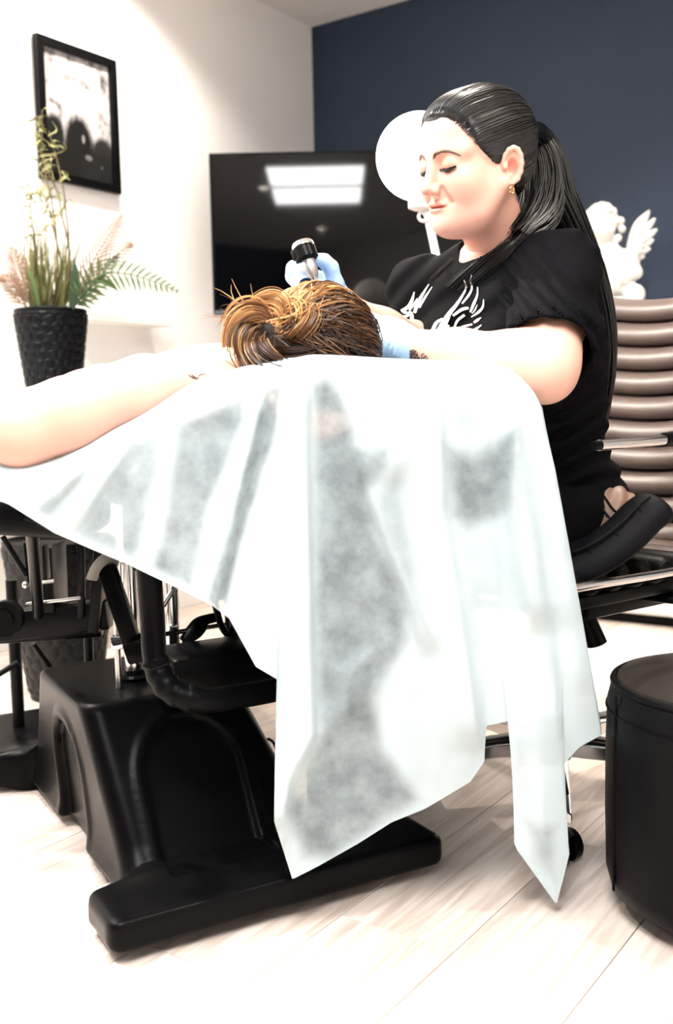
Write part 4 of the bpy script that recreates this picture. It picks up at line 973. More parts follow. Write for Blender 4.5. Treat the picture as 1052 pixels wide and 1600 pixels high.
# lace-like tattoo round the left wrist
M_TATT = mat('tattoo_ink', (0.055, 0.028, 0.022), 0.6)
bbv = BVHTree.FromPolygons([tuple(p) for p in P2], [tuple(q) for q in Q2])
m_ = MB(); rn = random.Random(5)
for k in range(34):
    x0, y0 = rn.uniform(634, 668), rn.uniform(546, 566); 
    if (x0 - 634) * 0.5 + 546 > y0 + 6: continue
    c = [(x0 + 3.2 * math.cos(a) * (1 + 0.4 * math.sin(3 * a)), y0 + 3.0 * math.sin(a)) for a in np.linspace(0, 5.5, 8)]; pts = []
    for q in c:
        h_ = bbv.ray_cast(CAM, (at(*q, 1.0) - CAM).normalized())
        if h_[0]: pts.append(h_[0] + h_[1] * 0.0006)
    if len(pts) == 8: m_.tube(pts, 0.0008, 4, False)
if m_.v: m_.build('wrist_tattoo', M_TATT, artist)

# tattoo machine in the right hand
a, b = at(473, 384, 1.722), at(495, 447, 1.700); ax = (b - a).normalized(); L_ = (b - a).length
MR = Matrix((ax.orthogonal().normalized(), ax.cross(ax.orthogonal().normalized()), ax)).transposed()
t = thing('tattoo_machine', 'black tattoo machine with a chrome top in the blue gloved hand', 'tattoo machine', a)
MB().lathe([(0.004, -0.006), (0.017, -0.004), (0.019, 0.000), (0.019, 0.005), (0.016, 0.007)], a, MR, 28).build('motor_cap', M_CHROME, t)
MB().lathe([(0.016, 0.006), (0.0195, 0.008), (0.0195, 0.026), (0.017, 0.028), (0.014, 0.030)], a, MR, 28).build('motor_housing', M_BPLAS, t)
MB().lathe([(0.013, 0.028), (0.011, 0.034), (0.0120, 0.040), (0.0105, L_ - 0.022), (0.007, L_ - 0.014)], a, MR, 24).build('grip', mat('grey_aluminium', (0.32, 0.31, 0.30), 0.35, metal=0.8), t)
MB().lathe([(0.006, L_ - 0.015), (0.0045, L_ - 0.006), (0.0015, L_ + 0.006), (0.0006, L_ + 0.010)], a, MR, 16).build('needle_tip', M_CHROME, t)
MB().box(a + ax * 0.020 + V(-0.018, -0.004, 0.002), (0.008, 0.012, 0.018), MR, 0.002).build('cable_socket', M_BPLAS, t)
# ================================================================== THE CLIENT
HC_ = at(480, 588, 1.53)
CM = Matrix((E1, V(0, 0, 1), -E2)).transposed().to_4x4(); CM.translation = HC_
client = thing('person', 'person lying face down on the couch, bare arms, highlighted brown hair in a messy bun', 'person', HC_)
f = head_field(CM, 0.004); P, Q = f.mesh(1)
f = Field((-1.10, 1.24, 0.66), (0.30, 3.02, 0.92), 0.0065)
def cb_(u, v, z): return HC_ * 1.0 - V(0, 0, HC_.z) + E1 * u + E2 * v + V(0, 0, z)
f.ell(cb_(0, 0.34, 0.785), (0.165, 0.17, 0.085), 0, 'u', BR); f.ell(cb_(0, 0.58, 0.775), (0.135, 0.19, 0.075), 0.08, 'u', BR); f.ell(cb_(0.03, 0.82, 0.772), (0.140, 0.15, 0.070), 0.08, 'u', BR)
f.chain([cb_(0, 0.02, 0.80), cb_(0, 0.22, 0.79)], [0.055, 0.065], 0.05)
for s in (-1, 1): f.chain([cb_(0.03 + 0.07 * s, 0.86, 0.768), cb_(0.03 + 0.07 * s, 1.12, 0.753), cb_(0.03 + 0.07 * s, 1.40, 0.748)], [0.062, 0.046, 0.040], 0.03)
CE, CW = at(34, 672, 1.375), at(282, 594, 1.42)
f.chain([cb_(-0.16, 0.27, 0.785), lerp(cb_(-0.16, 0.27, 0.785), CE, 0.5), CE], [0.062, 0.050, 0.049], 0.04)
f.chain([CE, lerp(CE, CW, 0.3), lerp(CE, CW, 0.7), CW], [0.047, 0.049, 0.037, 0.028], 0.02)
f.chain([cb_(0.16, 0.27, 0.78), cb_(0.21, 0.52, 0.765), cb_(0.20, 0.74, 0.755)], [0.058, 0.045, 0.032], 0.03)
cy = (at(362, 588, 1.45) - CW).normalized(); cz = V(0.1, -0.45, 0.9); cz = (cz - cy * cz.dot(cy)).normalized()
P2, Q2 = f.mesh(1)
hM = Matrix((cy.cross(cz), cy, cz)).transposed().to_4x4(); hM.translation = CW
f = Field(tuple(CW - V(0.06, 0.10, 0.08)), tuple(CW + V(0.22, 0.16, 0.08)), 0.003); hand(f, hM, -1, [(10, 18, 12)] * 4); P3, Q3 = f.mesh(1)
P, Q, col = join([(P, Q, face_colour((np.array(CM.inverted())[:3, :3] @ P.T).T + np.array(CM.inverted())[:3, 3])), (P2, Q2, None), (P3, Q3, None)])
np_object('body', P, Q, M_SKIN, client, col)
# little bird tattoo by the wrist
bv2 = BVHTree.FromPolygons([tuple(p) for p in P], [tuple(q) for q in Q])
def on_client(x, y, l=0.0008):
    h_ = bv2.ray_cast(CAM, (at(x, y, 1.0) - CAM).normalized()); return h_[0] + h_[1] * l if h_[0] else None
m_ = MB()
for st, wd in (([(294, 578), (303, 583), (311, 582)], 0.0011), ([(299, 577), (305, 582), (308, 586)], 0.0012), ([(309, 580), (315, 577), (321, 577)], 0.0007), ([(312, 587), (314, 590)], 0.0006)):
    pts = [on_client(a, b + 8) for a, b in st]
    if all(p is not None for p in pts): m_.tube(pts, [wd * 0.5] + [wd] * (len(pts) - 2) + [wd * 0.4], 5)
if m_.v: m_.build('bird_tattoo', M_TATT, client)

# hair: dark under-volume, then strands
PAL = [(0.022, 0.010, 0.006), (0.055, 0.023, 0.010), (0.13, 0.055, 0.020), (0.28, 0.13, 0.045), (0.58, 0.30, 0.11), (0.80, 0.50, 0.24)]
f = Field((-0.32, 1.28, 0.72), (0.20, 1.72, 0.98), 0.004)
f.ell(CM @ V(0, 0.026, 0.036), (0.079, 0.094, 0.086), 0, 'u', CM.to_3x3()); f.ell(CM @ V(0, 0.03, -0.02), (0.070, 0.06, 0.07), 0.03, 'u', CM.to_3x3()); BUN = at(430, 530, 1.432)
f.ell(BUN, (0.046, 0.022, 0.044), 0.02)
P, Q = f.mesh(1); cbv = BVHTree.FromPolygons([tuple(p) for p in P], [tuple(q) for q in Q])
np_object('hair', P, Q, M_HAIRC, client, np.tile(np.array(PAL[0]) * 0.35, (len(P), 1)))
m_ = MB(); rn = random.Random(8)
d1 = (BUN - HC_).normalized()
for k in range(1500):
    th, ph = rn.uniform(0, 2 * math.pi), math.acos(rn.uniform(-0.75, 1)); st = V(math.sin(ph) * math.cos(th), math.sin(ph) * math.sin(th), math.cos(ph))
    if st.dot(d1) > 0.75: continue
    pts = []; n_ = 12; lift = rn.uniform(0.001, 0.016); a0 = rn.uniform(0, 6.28); t0 = rn.uniform(0, 0.3); wv = rn.uniform(0.0, 0.16)
    side = st.cross(d1).normalized()
    for i in range(n_):
        t = t0 + (0.92 - t0) * i / (n_ - 1); d = st.slerp(d1, t); d = (d + side * wv * math.sin(t * 7 + a0)).normalized()
        h_ = cbv.ray_cast(HC_ + d * 0.25, -d); 
        if h_[0] is None: break
        pts.append(h_[0] + d * (lift * math.sin(math.pi * min(1, i / (n_ - 1) + 0.08)) + 0.0015))
    if len(pts) < 6: continue
    up = max(0.0, st.z); m_.col = PAL[min(5, max(0, int(rn.gauss(0.7 + 4.2 * up, 1.0))))]  # strands on top picked lighter: light from above put into their colour
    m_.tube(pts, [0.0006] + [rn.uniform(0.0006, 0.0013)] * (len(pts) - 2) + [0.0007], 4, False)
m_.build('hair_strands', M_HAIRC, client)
m_ = MB(); ax = V(0.02, -0.93, 0.36).normalized(); bx = V(1, 0, 0); bx = (bx - ax * bx.dot(ax)).normalized(); by = ax.cross(bx) * -1
for lock in range(9):                                                      # thick locks coiled round a dark hollow
    a0 = lock * 2 * math.pi / 9 + rn.uniform(-.2, .2); turn = rn.uniform(1.6, 2.6); r0 = rn.uniform(0.060, 0.076); lc = rn.random(); dpt = rn.uniform(-0.006, 0.008)
    for k in range(80):
        off = rn.gauss(0, 0.0068); offd = rn.gauss(0, 0.0062); e = rn.uniform(0.85, 1.0); pts = []; n_ = 16
        for i in range(n_):
            t = i / (n_ - 1) * e; rad = r0 * (1 - t) + 0.010 * t + off * (1 - 0.5 * t) * (0.6 + math.sin(math.pi * t)); an = a0 + turn * t
            h = -0.030 + 0.056 * math.sin(math.pi * min(1, 0.15 + t * 0.80)) + offd + dpt - 0.022 * t ** 3
            pts.append(BUN + bx * (math.cos(an) * rad) + by * (math.sin(an) * rad * 0.92) + ax * h)
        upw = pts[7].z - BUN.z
        m_.col = PAL[min(5, max(0, int(rn.gauss(1.7 + 1.2 * lc + upw * 34, 0.9))))]  # higher bun strands paler, the lit top put into the colour
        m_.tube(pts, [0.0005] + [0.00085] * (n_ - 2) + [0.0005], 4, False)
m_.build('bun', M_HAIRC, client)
m_ = MB()
for k in range(170):                                                       # loose ends
    if k < 55: b0 = BUN + V(rn.uniform(-0.055, -0.02), rn.uniform(-0.02, 0.03), rn.uniform(-0.05, 0.05)); d = V(rn.uniform(-1.1, -0.2), rn.uniform(-0.3, 0.3), rn.uniform(-0.4, 0.8))
    else:
        d = V(rn.uniform(-0.8, 0.9), rn.uniform(-0.3, 0.5), rn.uniform(0.4, 1.0)); b0 = HC_ + d.normalized() * 0.088
    L_ = rn.uniform(0.015, 0.050); d.normalize(); sd = d.orthogonal() * rn.uniform(-0.5, 0.5)
    m_.col = rn.choice(PAL[2:6]); m_.tube([b0, b0 + d * L_ * 0.4 + sd * L_ * 0.15, b0 + d * L_ * 0.75 + sd * L_ * 0.4, b0 + d * L_ + sd * L_ * 0.8], [0.0007, 0.0006, 0.0004, 0.0002], 4, False)
tag(m_.build('stray_hair', M_HAIRC, client), kind='stuff')
# towel over hips and legs
f = Field((-1.10, 1.60, 0.68), (0.20, 3.12, 0.96), 0.007)
f.ell(cb_(0.03, 0.82, 0.772), (0.152, 0.17, 0.082), 0, 'u', BR); [f.chain([cb_(0.03 + 0.07 * s, 0.84, 0.768), cb_(0.03 + 0.07 * s, 1.12, 0.753), cb_(0.03 + 0.07 * s, 1.42, 0.748)], [0.072, 0.054, 0.048], 0.08) for s in (-1, 1)]; f.rbox(cb_(0, 1.10, 0.726), (0.25, 0.42, 0.012), 0.01, 0.06, 'u', BR)
f.fn(lambda x, y, z: (0.004 * np.sin(x * 40 + y * 22 + 3 * np.sin(y * 9))).astype(np.float32) + 0 * z, (-1.1, 1.6, 0.68), (0.2, 3.12, 0.96), op='a')
f.fn(lambda x, y, z: z - 0.7125 + 0 * x + 0 * y, (-1.1, 1.6, 0.68), (0.2, 3.12, 0.715), 0.0, 's')
P, Q = f.mesh(1); tag(np_object('towel', P, Q, mat('white_terry', (0.82, 0.81, 0.80), 0.9, vary=0.04, bump=0.3, bscale=400)), 'white towel covering the hips and legs of the person lying down', 'towel')
# ================================================================== OFFICE CHAIR
CC = V(0.405, 1.925, 0); CF, CL = AF, AL; CR = Matrix((CL, -CF, V(0, 0, 1))).transposed()
def ch(l, b, z): return CC + CL * l - CF * b + V(0, 0, z)          # l to her left, b backwards
chair = thing('office_chair', 'ribbed brown leather office chair with chrome frame and armrests', 'chair', CC)
for i in range(8):
    b = -0.205 + i * 0.058
    MB().tube([ch(l, b, 0.462) for l in (-0.235, -0.225, -0.1, 0.1, 0.225, 0.235)], [0.020, 0.0285, 0.0295, 0.0295, 0.0285, 0.020], 14, flat=0.62).build('seat_rib', M_BROWN if i > 5 else M_LEATH, chair)
NR = 10
for i in range(NR):
    z = 0.500 + i * 0.0505; lean = 0.235 + 0.115 * ((z - 0.47) / 0.5) - 0.02 * math.sin((z - 0.47) * 5)
    pts = [ch(l, lean + 0.045 * (1 - (l / 0.25) ** 2) * 0.6, z + 0.045 * (l / 0.25) ** 2 - 0.012) for l in np.linspace(-0.252, 0.252, 13)]
    tw = [0.018] + [0.0285] * 11 + [0.018]
    MB().tube(pts, tw, 16, flat=0.75).build('back_rib', M_BROWN, chair)
vs = []; fs = []
for j in range(NR + 1):
    z = 0.47 + j * 0.05; lean = 0.250 + 0.115 * ((z - 0.47) / 0.5) - 0.02 * math.sin((z - 0.47) * 5)
    for l in np.linspace(-0.245, 0.245, 9):
        for e in (0, 0.012): vs.append(ch(l, lean + e + 0.045 * (1 - (l / 0.25) ** 2) * 0.6, z + 0.045 * (l / 0.25) ** 2 - 0.012))
for j in range(NR):
    for k in range(8):
        a = (j * 9 + k) * 2; b = a + 18
        fs += [(a, a + 2, b + 2, b), (a + 1, b + 1, b + 3, a + 3)]
MB().add(vs, fs).build('back_panel', M_BROWN, chair)
for s in (-1, 1):
    path = catmull([ch(0.262 * s, -0.335, 0.430), ch(0.266 * s, -0.30, 0.466), ch(0.266 * s, 0.0, 0.466), ch(0.266 * s, 0.17, 0.470), ch(0.266 * s, 0.245, 0.53), ch(0.266 * s, 0.29, 0.70), ch(0.266 * s, 0.345, 0.97)], 50)
    MB().tube(path, 0.0075, 12).build('side_rail', M_CHROME, chair)
    a0 = -0.215
    MB().tube(catmull([ch(0.285 * s, a0, 0.688), ch(0.287 * s, a0 + 0.10, 0.690), ch(0.287 * s, a0 + 0.19, 0.692)], 8), 0.0090, 12).build('armrest_bar', M_CHROME, chair)
    MB().tube(catmull([ch(0.287 * s, a0 + 0.16, 0.692), ch(0.287 * s, a0 + 0.30, 0.694), ch(0.285 * s, a0 + 0.43, 0.692)], 12), [0.011] + [0.0125] * 10 + [0.011], 14).build('armrest_grip', M_LEATH, chair)
    MB().tube(catmull([ch(0.285 * s, a0 + 0.43, 0.692), ch(0.282 * s, a0 + 0.50, 0.675), ch(0.270 * s, a0 + 0.52, 0.64)], 10), 0.0085, 12).build('armrest_bracket', M_CHROME, chair)
    MB().tube([ch(0.285 * s, a0 - 0.014, 0.688), ch(0.285 * s, a0 + 0.004, 0.688)], 0.0075, 12).build('armrest_tip', M_BPLAS, chair)
MB().box(ch(0, 0.0, 0.424), (0.42, 0.36, 0.022), CR, 0.006).build('seat_plate', M_BMET, chair)
MB().box(ch(0.06, 0.04, 0.398), (0.20, 0.26, 0.045), CR, 0.012).build('tilt_mechanism', M_BPLAS, chair)
MB().tube(catmull([ch(0.10, 0.05, 0.405), ch(0.20, 0.09, 0.402), ch(0.26, 0.13, 0.395), ch(0.30, 0.16, 0.405)], 14), [0.008, 0.010, 0.012, 0.013, 0.014, 0.014, 0.015, 0.015, 0.015, 0.015, 0.014, 0.013, 0.012, 0.010], 10, flat=0.5).build('tilt_lever', M_BPLAS, chair)
MB().lathe([(0.030, 0.40), (0.030, 0.36), (0.024, 0.355), (0.024, 0.26), (0.029, 0.255), (0.029, 0.13), (0.034, 0.12), (0.040, 0.075), (0.020, 0.07)], CC, None, 24).build('gas_column', M_BMET, chair)
MB().tube([at(904, 928, 1.80), at(918, 965, 1.80), at(933, 1006, 1.80)], [0.013, 0.015, 0.019], 18).build('tension_knob', M_BPLAS, chair)
for i in range(5):
    a = R(-98 + 72 * i); d = V(math.cos(a), math.sin(a), 0); sd = V(-d.y, d.x, 0)
    path = [CC + d * r + V(0, 0, z) for r, z in ((0.03, 0.105), (0.12, 0.103), (0.22, 0.092), (0.305, 0.075))]
    m_ = MB(); vs = []
    for j, p in enumerate(path):
        w_ = (0.028, 0.024, 0.019, 0.015)[j]; h_ = (0.018, 0.016, 0.013, 0.010)[j]
        for (u, v) in ((-1, -1), (1, -1), (1, 0.6), (0.6, 1), (-0.6, 1), (-1, 0.6)): vs.append(p + sd * w_ * u + V(0, 0, h_ * v))
    fs = [(j * 6 + k, j * 6 + (k + 1) % 6, j * 6 + 6 + (k + 1) % 6, j * 6 + 6 + k) for j in range(3) for k in range(6)] + [(5, 4, 3, 2, 1, 0), (18, 19, 20, 21, 22, 23)]
    lg = m_.add(vs, fs).build('base_leg', M_CHROME, chair, bevel=0.002)
    MB().box(CC + d * 0.17 + V(0, 0, 0.113), (0.20, 0.026, 0.006), Matrix((d, sd, V(0, 0, 1))).transposed() @ Matrix.Rotation(R(5.5), 3, 'Y'), 0.002).build('leg_cover', M_BPLAS, lg)
    cc = CC + d * 0.300; m_ = MB()
    cd_ = V(math.cos(a + 0.7), math.sin(a + 0.7), 0); cs = V(-cd_.y, cd_.x, 0)
    for s in (-1, 1): m_.tube([cc + cs * 0.006 * s + V(0, 0, 0.026), cc + cs * 0.009 * s + V(0, 0, 0.026), cc + cs * 0.022 * s + V(0, 0, 0.026), cc + cs * 0.025 * s + V(0, 0, 0.026)], [0.022, 0.026, 0.026, 0.021], 22)
    cas = m_.build('caster', M_BPLAS, chair); tag(cas, kind=None)
    MB().cyl(cc + V(0, 0, 0.05), cc + V(0, 0, 0.085), 0.008).build('caster_stem', M_STEEL, cas)
    MB().tube(catmull([cc - cd_ * 0.026 + V(0, 0, 0.030), cc - cd_ * 0.018 + V(0, 0, 0.048), cc + V(0, 0, 0.056), cc + cd_ * 0.02 + V(0, 0, 0.046)], 8), 0.007, 8).build('caster_hood', M_BPLAS, cas)

# things on the seat
cp = catmull([at(872, 884, 1.66), at(905, 878, 1.65), at(940, 862, 1.645), at(975, 836, 1.65), at(1005, 806, 1.665), at(1030, 788, 1.68)], 30)
m_ = MB(); m_.tube(cp, [0.026, 0.034, 0.037, 0.038] + [0.040] * 22 + [0.040, 0.039, 0.036, 0.028], 20, flat=0.55)
t = m_.build('seat_cushion', M_NYLON); tag(t, 'black padded nylon cushion slumped on the office chair seat', 'cushion')
for dy in (-1, 1):
    MB().tube([V(*p) + V(-0.012 * dy, -0.019, 0.020 * dy) for p in cp[2:-2]], 0.0028, 8).build('piping', M_NYLON, t)
for k in (9, 16, 23):
    p = V(*cp[k]); d = V(*(cp[k + 1] - cp[k - 1])).normalized(); nrm = V(0, -1, 0); up = d.cross(nrm).normalized()
    MB().tube([p + up * (0.032 * math.cos(a)) + nrm * (0.0222 * math.sin(a)) for a in np.linspace(0.2, 2.9, 12)], 0.0013, 6).build('quilt_seam', M_NYLON, t)
f = Field(tuple(at(900, 860, 1.90) - V(0.03, 0.20, 0.01)), tuple(at(1010, 720, 1.86) + V(0.06, 0.04, 0.03)), 0.004)
f.chain([at(930, 775, 1.80), at(950, 800, 1.79), at(968, 820, 1.78)], [0.028, 0.045, 0.050], 0.03); f.chain([at(930, 760, 1.80), at(930, 830, 1.78)], [0.016, 0.050], 0.03)
f.fn(lambda x, y, z: (0.0022 * np.sin((x * 0.8 - z * 0.6) * 260 + 2 * np.sin(y * 40))).astype(np.float32), tuple(at(900, 860, 1.90) - V(0.03, 0.20, 0.01)), tuple(at(1010, 720, 1.86) + V(0.06, 0.04, 0.03)), op='a')
P, Q = f.mesh(1); t = np_object('leather_bag', P, Q, mat('tan_leather', (0.20, 0.115, 0.08), 0.5, vary=0.2, bump=0.15, bscale=120)); tag(t, 'tan brown leather bag tucked between the back of the seated person and the chair', 'bag')
bv3 = BVHTree.FromPolygons([tuple(p) for p in P], [tuple(q) for q in Q])
for ln in ([(926, 752), (935, 785), (955, 812), (972, 832)], [(940, 770), (958, 796), (978, 812)]):
    pts = []
    for q in catmull(ln, 14):
        h_ = bv3.ray_cast(CAM, (at(*q, 1.0) - CAM).normalized())
        if h_[0]: pts.append(h_[0] + h_[1] * 0.001)
    if len(pts) > 3: MB().tube(pts, 0.0022, 6).build('bag_piping', M_LEATH, t)

# ================================================================== POUF
PO = V(0.583, 1.45, 0); r_ = 0.19; H_ = 0.36
t = thing('pouf', 'round black leather pouf standing in the right foreground', 'pouf', PO)
prof = [(0.02, 0.012), (r_ - 0.06, 0.012), (r_ - 0.028, 0.018), (r_ - 0.008, 0.034), (r_ - 0.001, 0.060), (r_ + 0.001, 0.15), (r_ + 0.001, 0.25), (r_ - 0.001, 0.315), (r_ - 0.006, 0.335), (r_ - 0.012, 0.342)]
MB().lathe(prof, PO, None, 72).build('side_cover', M_LEATH, t)
MB().lathe([(r_ - 0.012, 0.338), (r_ - 0.016, 0.350), (r_ - 0.045, 0.3585), (0.10, 0.362), (0.02, 0.363)], PO, None, 72).build('top_cover', mat('brownish_black_leather', (0.020, 0.017, 0.014), 0.45, spec=0.12, vary=0.4, scale=9, bump=0.15, bscale=200), t)  # top leather lighter and browner than the sides
MB().tube([PO + V((r_ - 0.009) * math.cos(a), (r_ - 0.009) * math.sin(a), 0.3435) for a in np.linspace(0, 2 * math.pi, 73)], 0.0045, 8, False).build('piping', M_LEATH, t)
MB().tube([PO + V((r_ + 0.0005) * math.cos(a), (r_ + 0.0005) * math.sin(a), 0.306) for a in np.linspace(0, 2 * math.pi, 73)], 0.0014, 6, False).build('stitching', M_LEATH, t)
for k in range(2):
    a = R(186 + 180 * k); MB().tube([PO + V((r_ + 0.0005) * math.cos(a), (r_ + 0.0005) * math.sin(a), z) for z in (0.045, 0.07, 0.18, 0.30, 0.335)], 0.0020, 6).build('side_seam', M_LEATH, t)
for k in range(4):
    a = R(45 + 90 * k); MB().lathe([(0.016, 0), (0.018, 0.003), (0.018, 0.013)], PO + V(0.12 * math.cos(a), 0.12 * math.sin(a), 0), None, 16).build('foot', M_BPLAS, t)

# ================================================================== ROUND LAMP BEHIND THE ARTIST
LP = at(655, 245, 2.42)
t = thing('round_lamp', 'glowing round white floor lamp behind the head of the seated person', 'lamp', V(LP.x + 0.06, 2.45, 0))
LQ = V(-0.25, -1, 0).to_track_quat('Z', 'Y').to_matrix()
MB().lathe([(0.098 * math.sin(a), 0.098 * math.cos(a)) for a in np.linspace(0.03, 1.70, 22)], LP, LQ, 64).build('lamp_globe', emit('lamp_glow', (1.0, 0.93, 0.86), RING), t)
MB().lathe([(0.0985 * math.sin(a), 0.0985 * math.cos(a)) for a in np.linspace(1.70, 3.10, 18)], LP, LQ, 64).build('rear_housing', M_WHITE, t)
pj = at(662, 338, 2.42); MB().lathe([(0.020, 0.02), (0.026, 0.0), (0.026, -0.02), (0.012, -0.026)], LP + V(0, 0, -0.095), None, 24).build('lamp_socket', M_WHITE, t)
pt = [LP + V(0, 0, -0.11), at(668, 335, 2.43), at(683, 405, 2.44), at(692, 460, 2.45)]; e = V(pt[-1].x + 0.01, 2.45, 0.03)
MB().tube(pt + [V(e.x, 2.45, 0.90), e], 0.0095, 14).build('pole', M_WHITE, t)
MB().tube([pj + V(0.011 * math.cos(a), 0, 0.011 * math.sin(a)) for a in np.linspace(0, 6.283, 16)], 0.004, 8, False).build('adjusting_ring', M_WHITE, t)
MB().lathe([(0.12, 0.0), (0.125, 0.006), (0.12, 0.016), (0.02, 0.026), (0.012, 0.04)], V(e.x, 2.45, 0), None, 40).build('base', M_WHITE, t)

# ================================================================== CABINET AND CHERUB
t = thing('cabinet', 'long white sideboard along the navy wall under the cherub statue', 'cabinet', rm(0.21, 1.75, 0))
MB().box(rm(0.215, 1.75, 0.53), (1.60, 0.39, 0.98), ROOM, 0.003).build('carcass', M_WHITE, t, smooth=False)
MB().box(rm(0.215, 1.75, 1.033), (1.64, 0.42, 0.026), ROOM, 0.004).build('top', M_WHITE, t, smooth=False)
MB().box(rm(0.20, 1.75, 0.02), (1.54, 0.34, 0.04), ROOM).build('plinth', M_BPLAS, t, smooth=False)
for k in range(4):
    d = MB().box(rm(0.420, 1.15 + 0.40 * k, 0.53), (0.394, 0.018, 0.955), ROOM, 0.002).build('door', M_WHITE, t, smooth=False)
    MB().tube([rm(0.442, 1.15 + 0.40 * k + (0.15 if k % 2 == 0 else -0.15), z) for z in (0.62, 0.76)], 0.006, 10).build('handle', M_STEEL, d)
SY = 3.58
def sx_(x, y, dY=0.0): return at(x, y, SY + dY)
M_STAT = mat('pearl_plaster', (0.78, 0.76, 0.73), 0.32, spec=0.6, vary=0.06)
t = thing('cherub_statue', 'white winged cherub statue on the white sideboard', 'statue', V(sx_(965, 480).x, SY, 1.046))
f = Field(tuple(sx_(895, 500, -0.14)), tuple(sx_(1040, 295, 0.14) + V(0, 0.20, 0)), 0.003)
hd = sx_(940, 352); f.ell(hd, (0.050, 0.052, 0.058)); f.ell(hd + V(-0.006, -0.022, -0.022), (0.038, 0.034, 0.034), 0.02)
f.ell(hd + V(-0.010, -0.056, -0.012), (0.006, 0.008, 0.009), 0.006)
for s in (-1, 1): f.ell(hd + V(-0.008 + 0.019 * s, -0.050, 0.006), (0.010, 0.010, 0.007), 0.006, 's'); f.ell(hd + V(-0.006 + 0.024 * s, -0.040, -0.022), (0.016, 0.014, 0.014), 0.01)
rn = random.Random(2)
for k in range(70):
    a = rn.uniform(0, 6.28); e = rn.uniform(0.0, 1.0); d = V(math.cos(a) * math.sqrt(1 - e * e), math.sin(a) * math.sqrt(1 - e * e), e)
    if d.y < -0.35 and d.z < 0.55: continue
    f.ell(hd + V(d.x * 0.052, d.y * 0.054, d.z * 0.058 + 0.004), [rn.uniform(0.011, 0.017)] * 3, 0.004)
for p in ((972, 358), (966, 372), (912, 366), (970, 345)): f.ell(sx_(*p), [0.014] * 3, 0.004)
f.chain([sx_(946, 378), sx_(950, 390)], [0.026, 0.030], 0.02); f.ell(sx_(958, 408), (0.058, 0.045, 0.050), 0.02); f.ell(sx_(962, 436), (0.052, 0.048, 0.050), 0.03)
f.chain([sx_(932, 398, -0.02), sx_(922, 424, -0.05), sx_(938, 412, -0.085), sx_(930, 384, -0.075)], [0.024, 0.021, 0.019, 0.015], 0.012)
f.chain([sx_(984, 398, -0.02), sx_(994, 426, -0.04), sx_(975, 436, -0.075)], [0.023, 0.020, 0.016], 0.012)
f.chain([sx_(948, 452), sx_(938, 456, -0.09), sx_(944, 474, -0.10)], [0.036, 0.030, 0.022], 0.02); f.chain([sx_(976, 452), sx_(992, 460, -0.07), sx_(988, 476, -0.09)], [0.036, 0.030, 0.022], 0.02)
P, Q = f.mesh(1); np_object('figure', P, Q, M_STAT, t)
MB().lathe([(0.085, 0.0), (0.088, 0.006), (0.083, 0.02), (0.076, 0.026), (0.074, 0.05), (0.060, 0.066)], V(sx_(966, 480).x, SY - 0.01, 1.046), None, 36).build('pedestal', M_STAT, t)
def feather(m_, a, b, w_, parent):
    d = (b - a).normalized(); L_ = (b - a).length; s = d.cross(V(0, 1, 0)).normalized(); n = s.cross(d)
    return MB().ball((a + b) / 2, (w_, 0.008, L_ * 0.52), 14, Matrix((s, n, d)).transposed()).build('feather', M_STAT, parent)
for side, tips in ((1, [(1015, 329), (1024, 341), (1027, 358), (1022, 374), (1017, 388), (1008, 400), (1000, 410)]), (-1, [(903, 342), (897, 352), (894, 366), (897, 380), (902, 392), (908, 402)])):
    rt = sx_(984 if side > 0 else 926, 392, 0.05); wg = MB().tube(catmull([rt, lerp(rt, sx_(*tips[0], 0.06), 0.5) + V(-0.012 * side, 0, 0.012), sx_(*tips[0], 0.06)], 12), [0.020, 0.022, 0.022, 0.021, 0.020, 0.019, 0.018, 0.016, 0.014, 0.011, 0.008, 0.004], 12, flat=0.5).build('wing', M_STAT, t)
    for k, tp in enumerate(tips):
        feather(None, rt + V(0.004 * side, 0.004, 0.02 - 0.008 * k), sx_(*tp, 0.065 + 0.002 * (k % 2)), 0.014, wg); feather(None, rt + V(0, -0.004, 0.015 - 0.007 * k), lerp(rt, sx_(*tp, 0.05), 0.62), 0.013, wg)

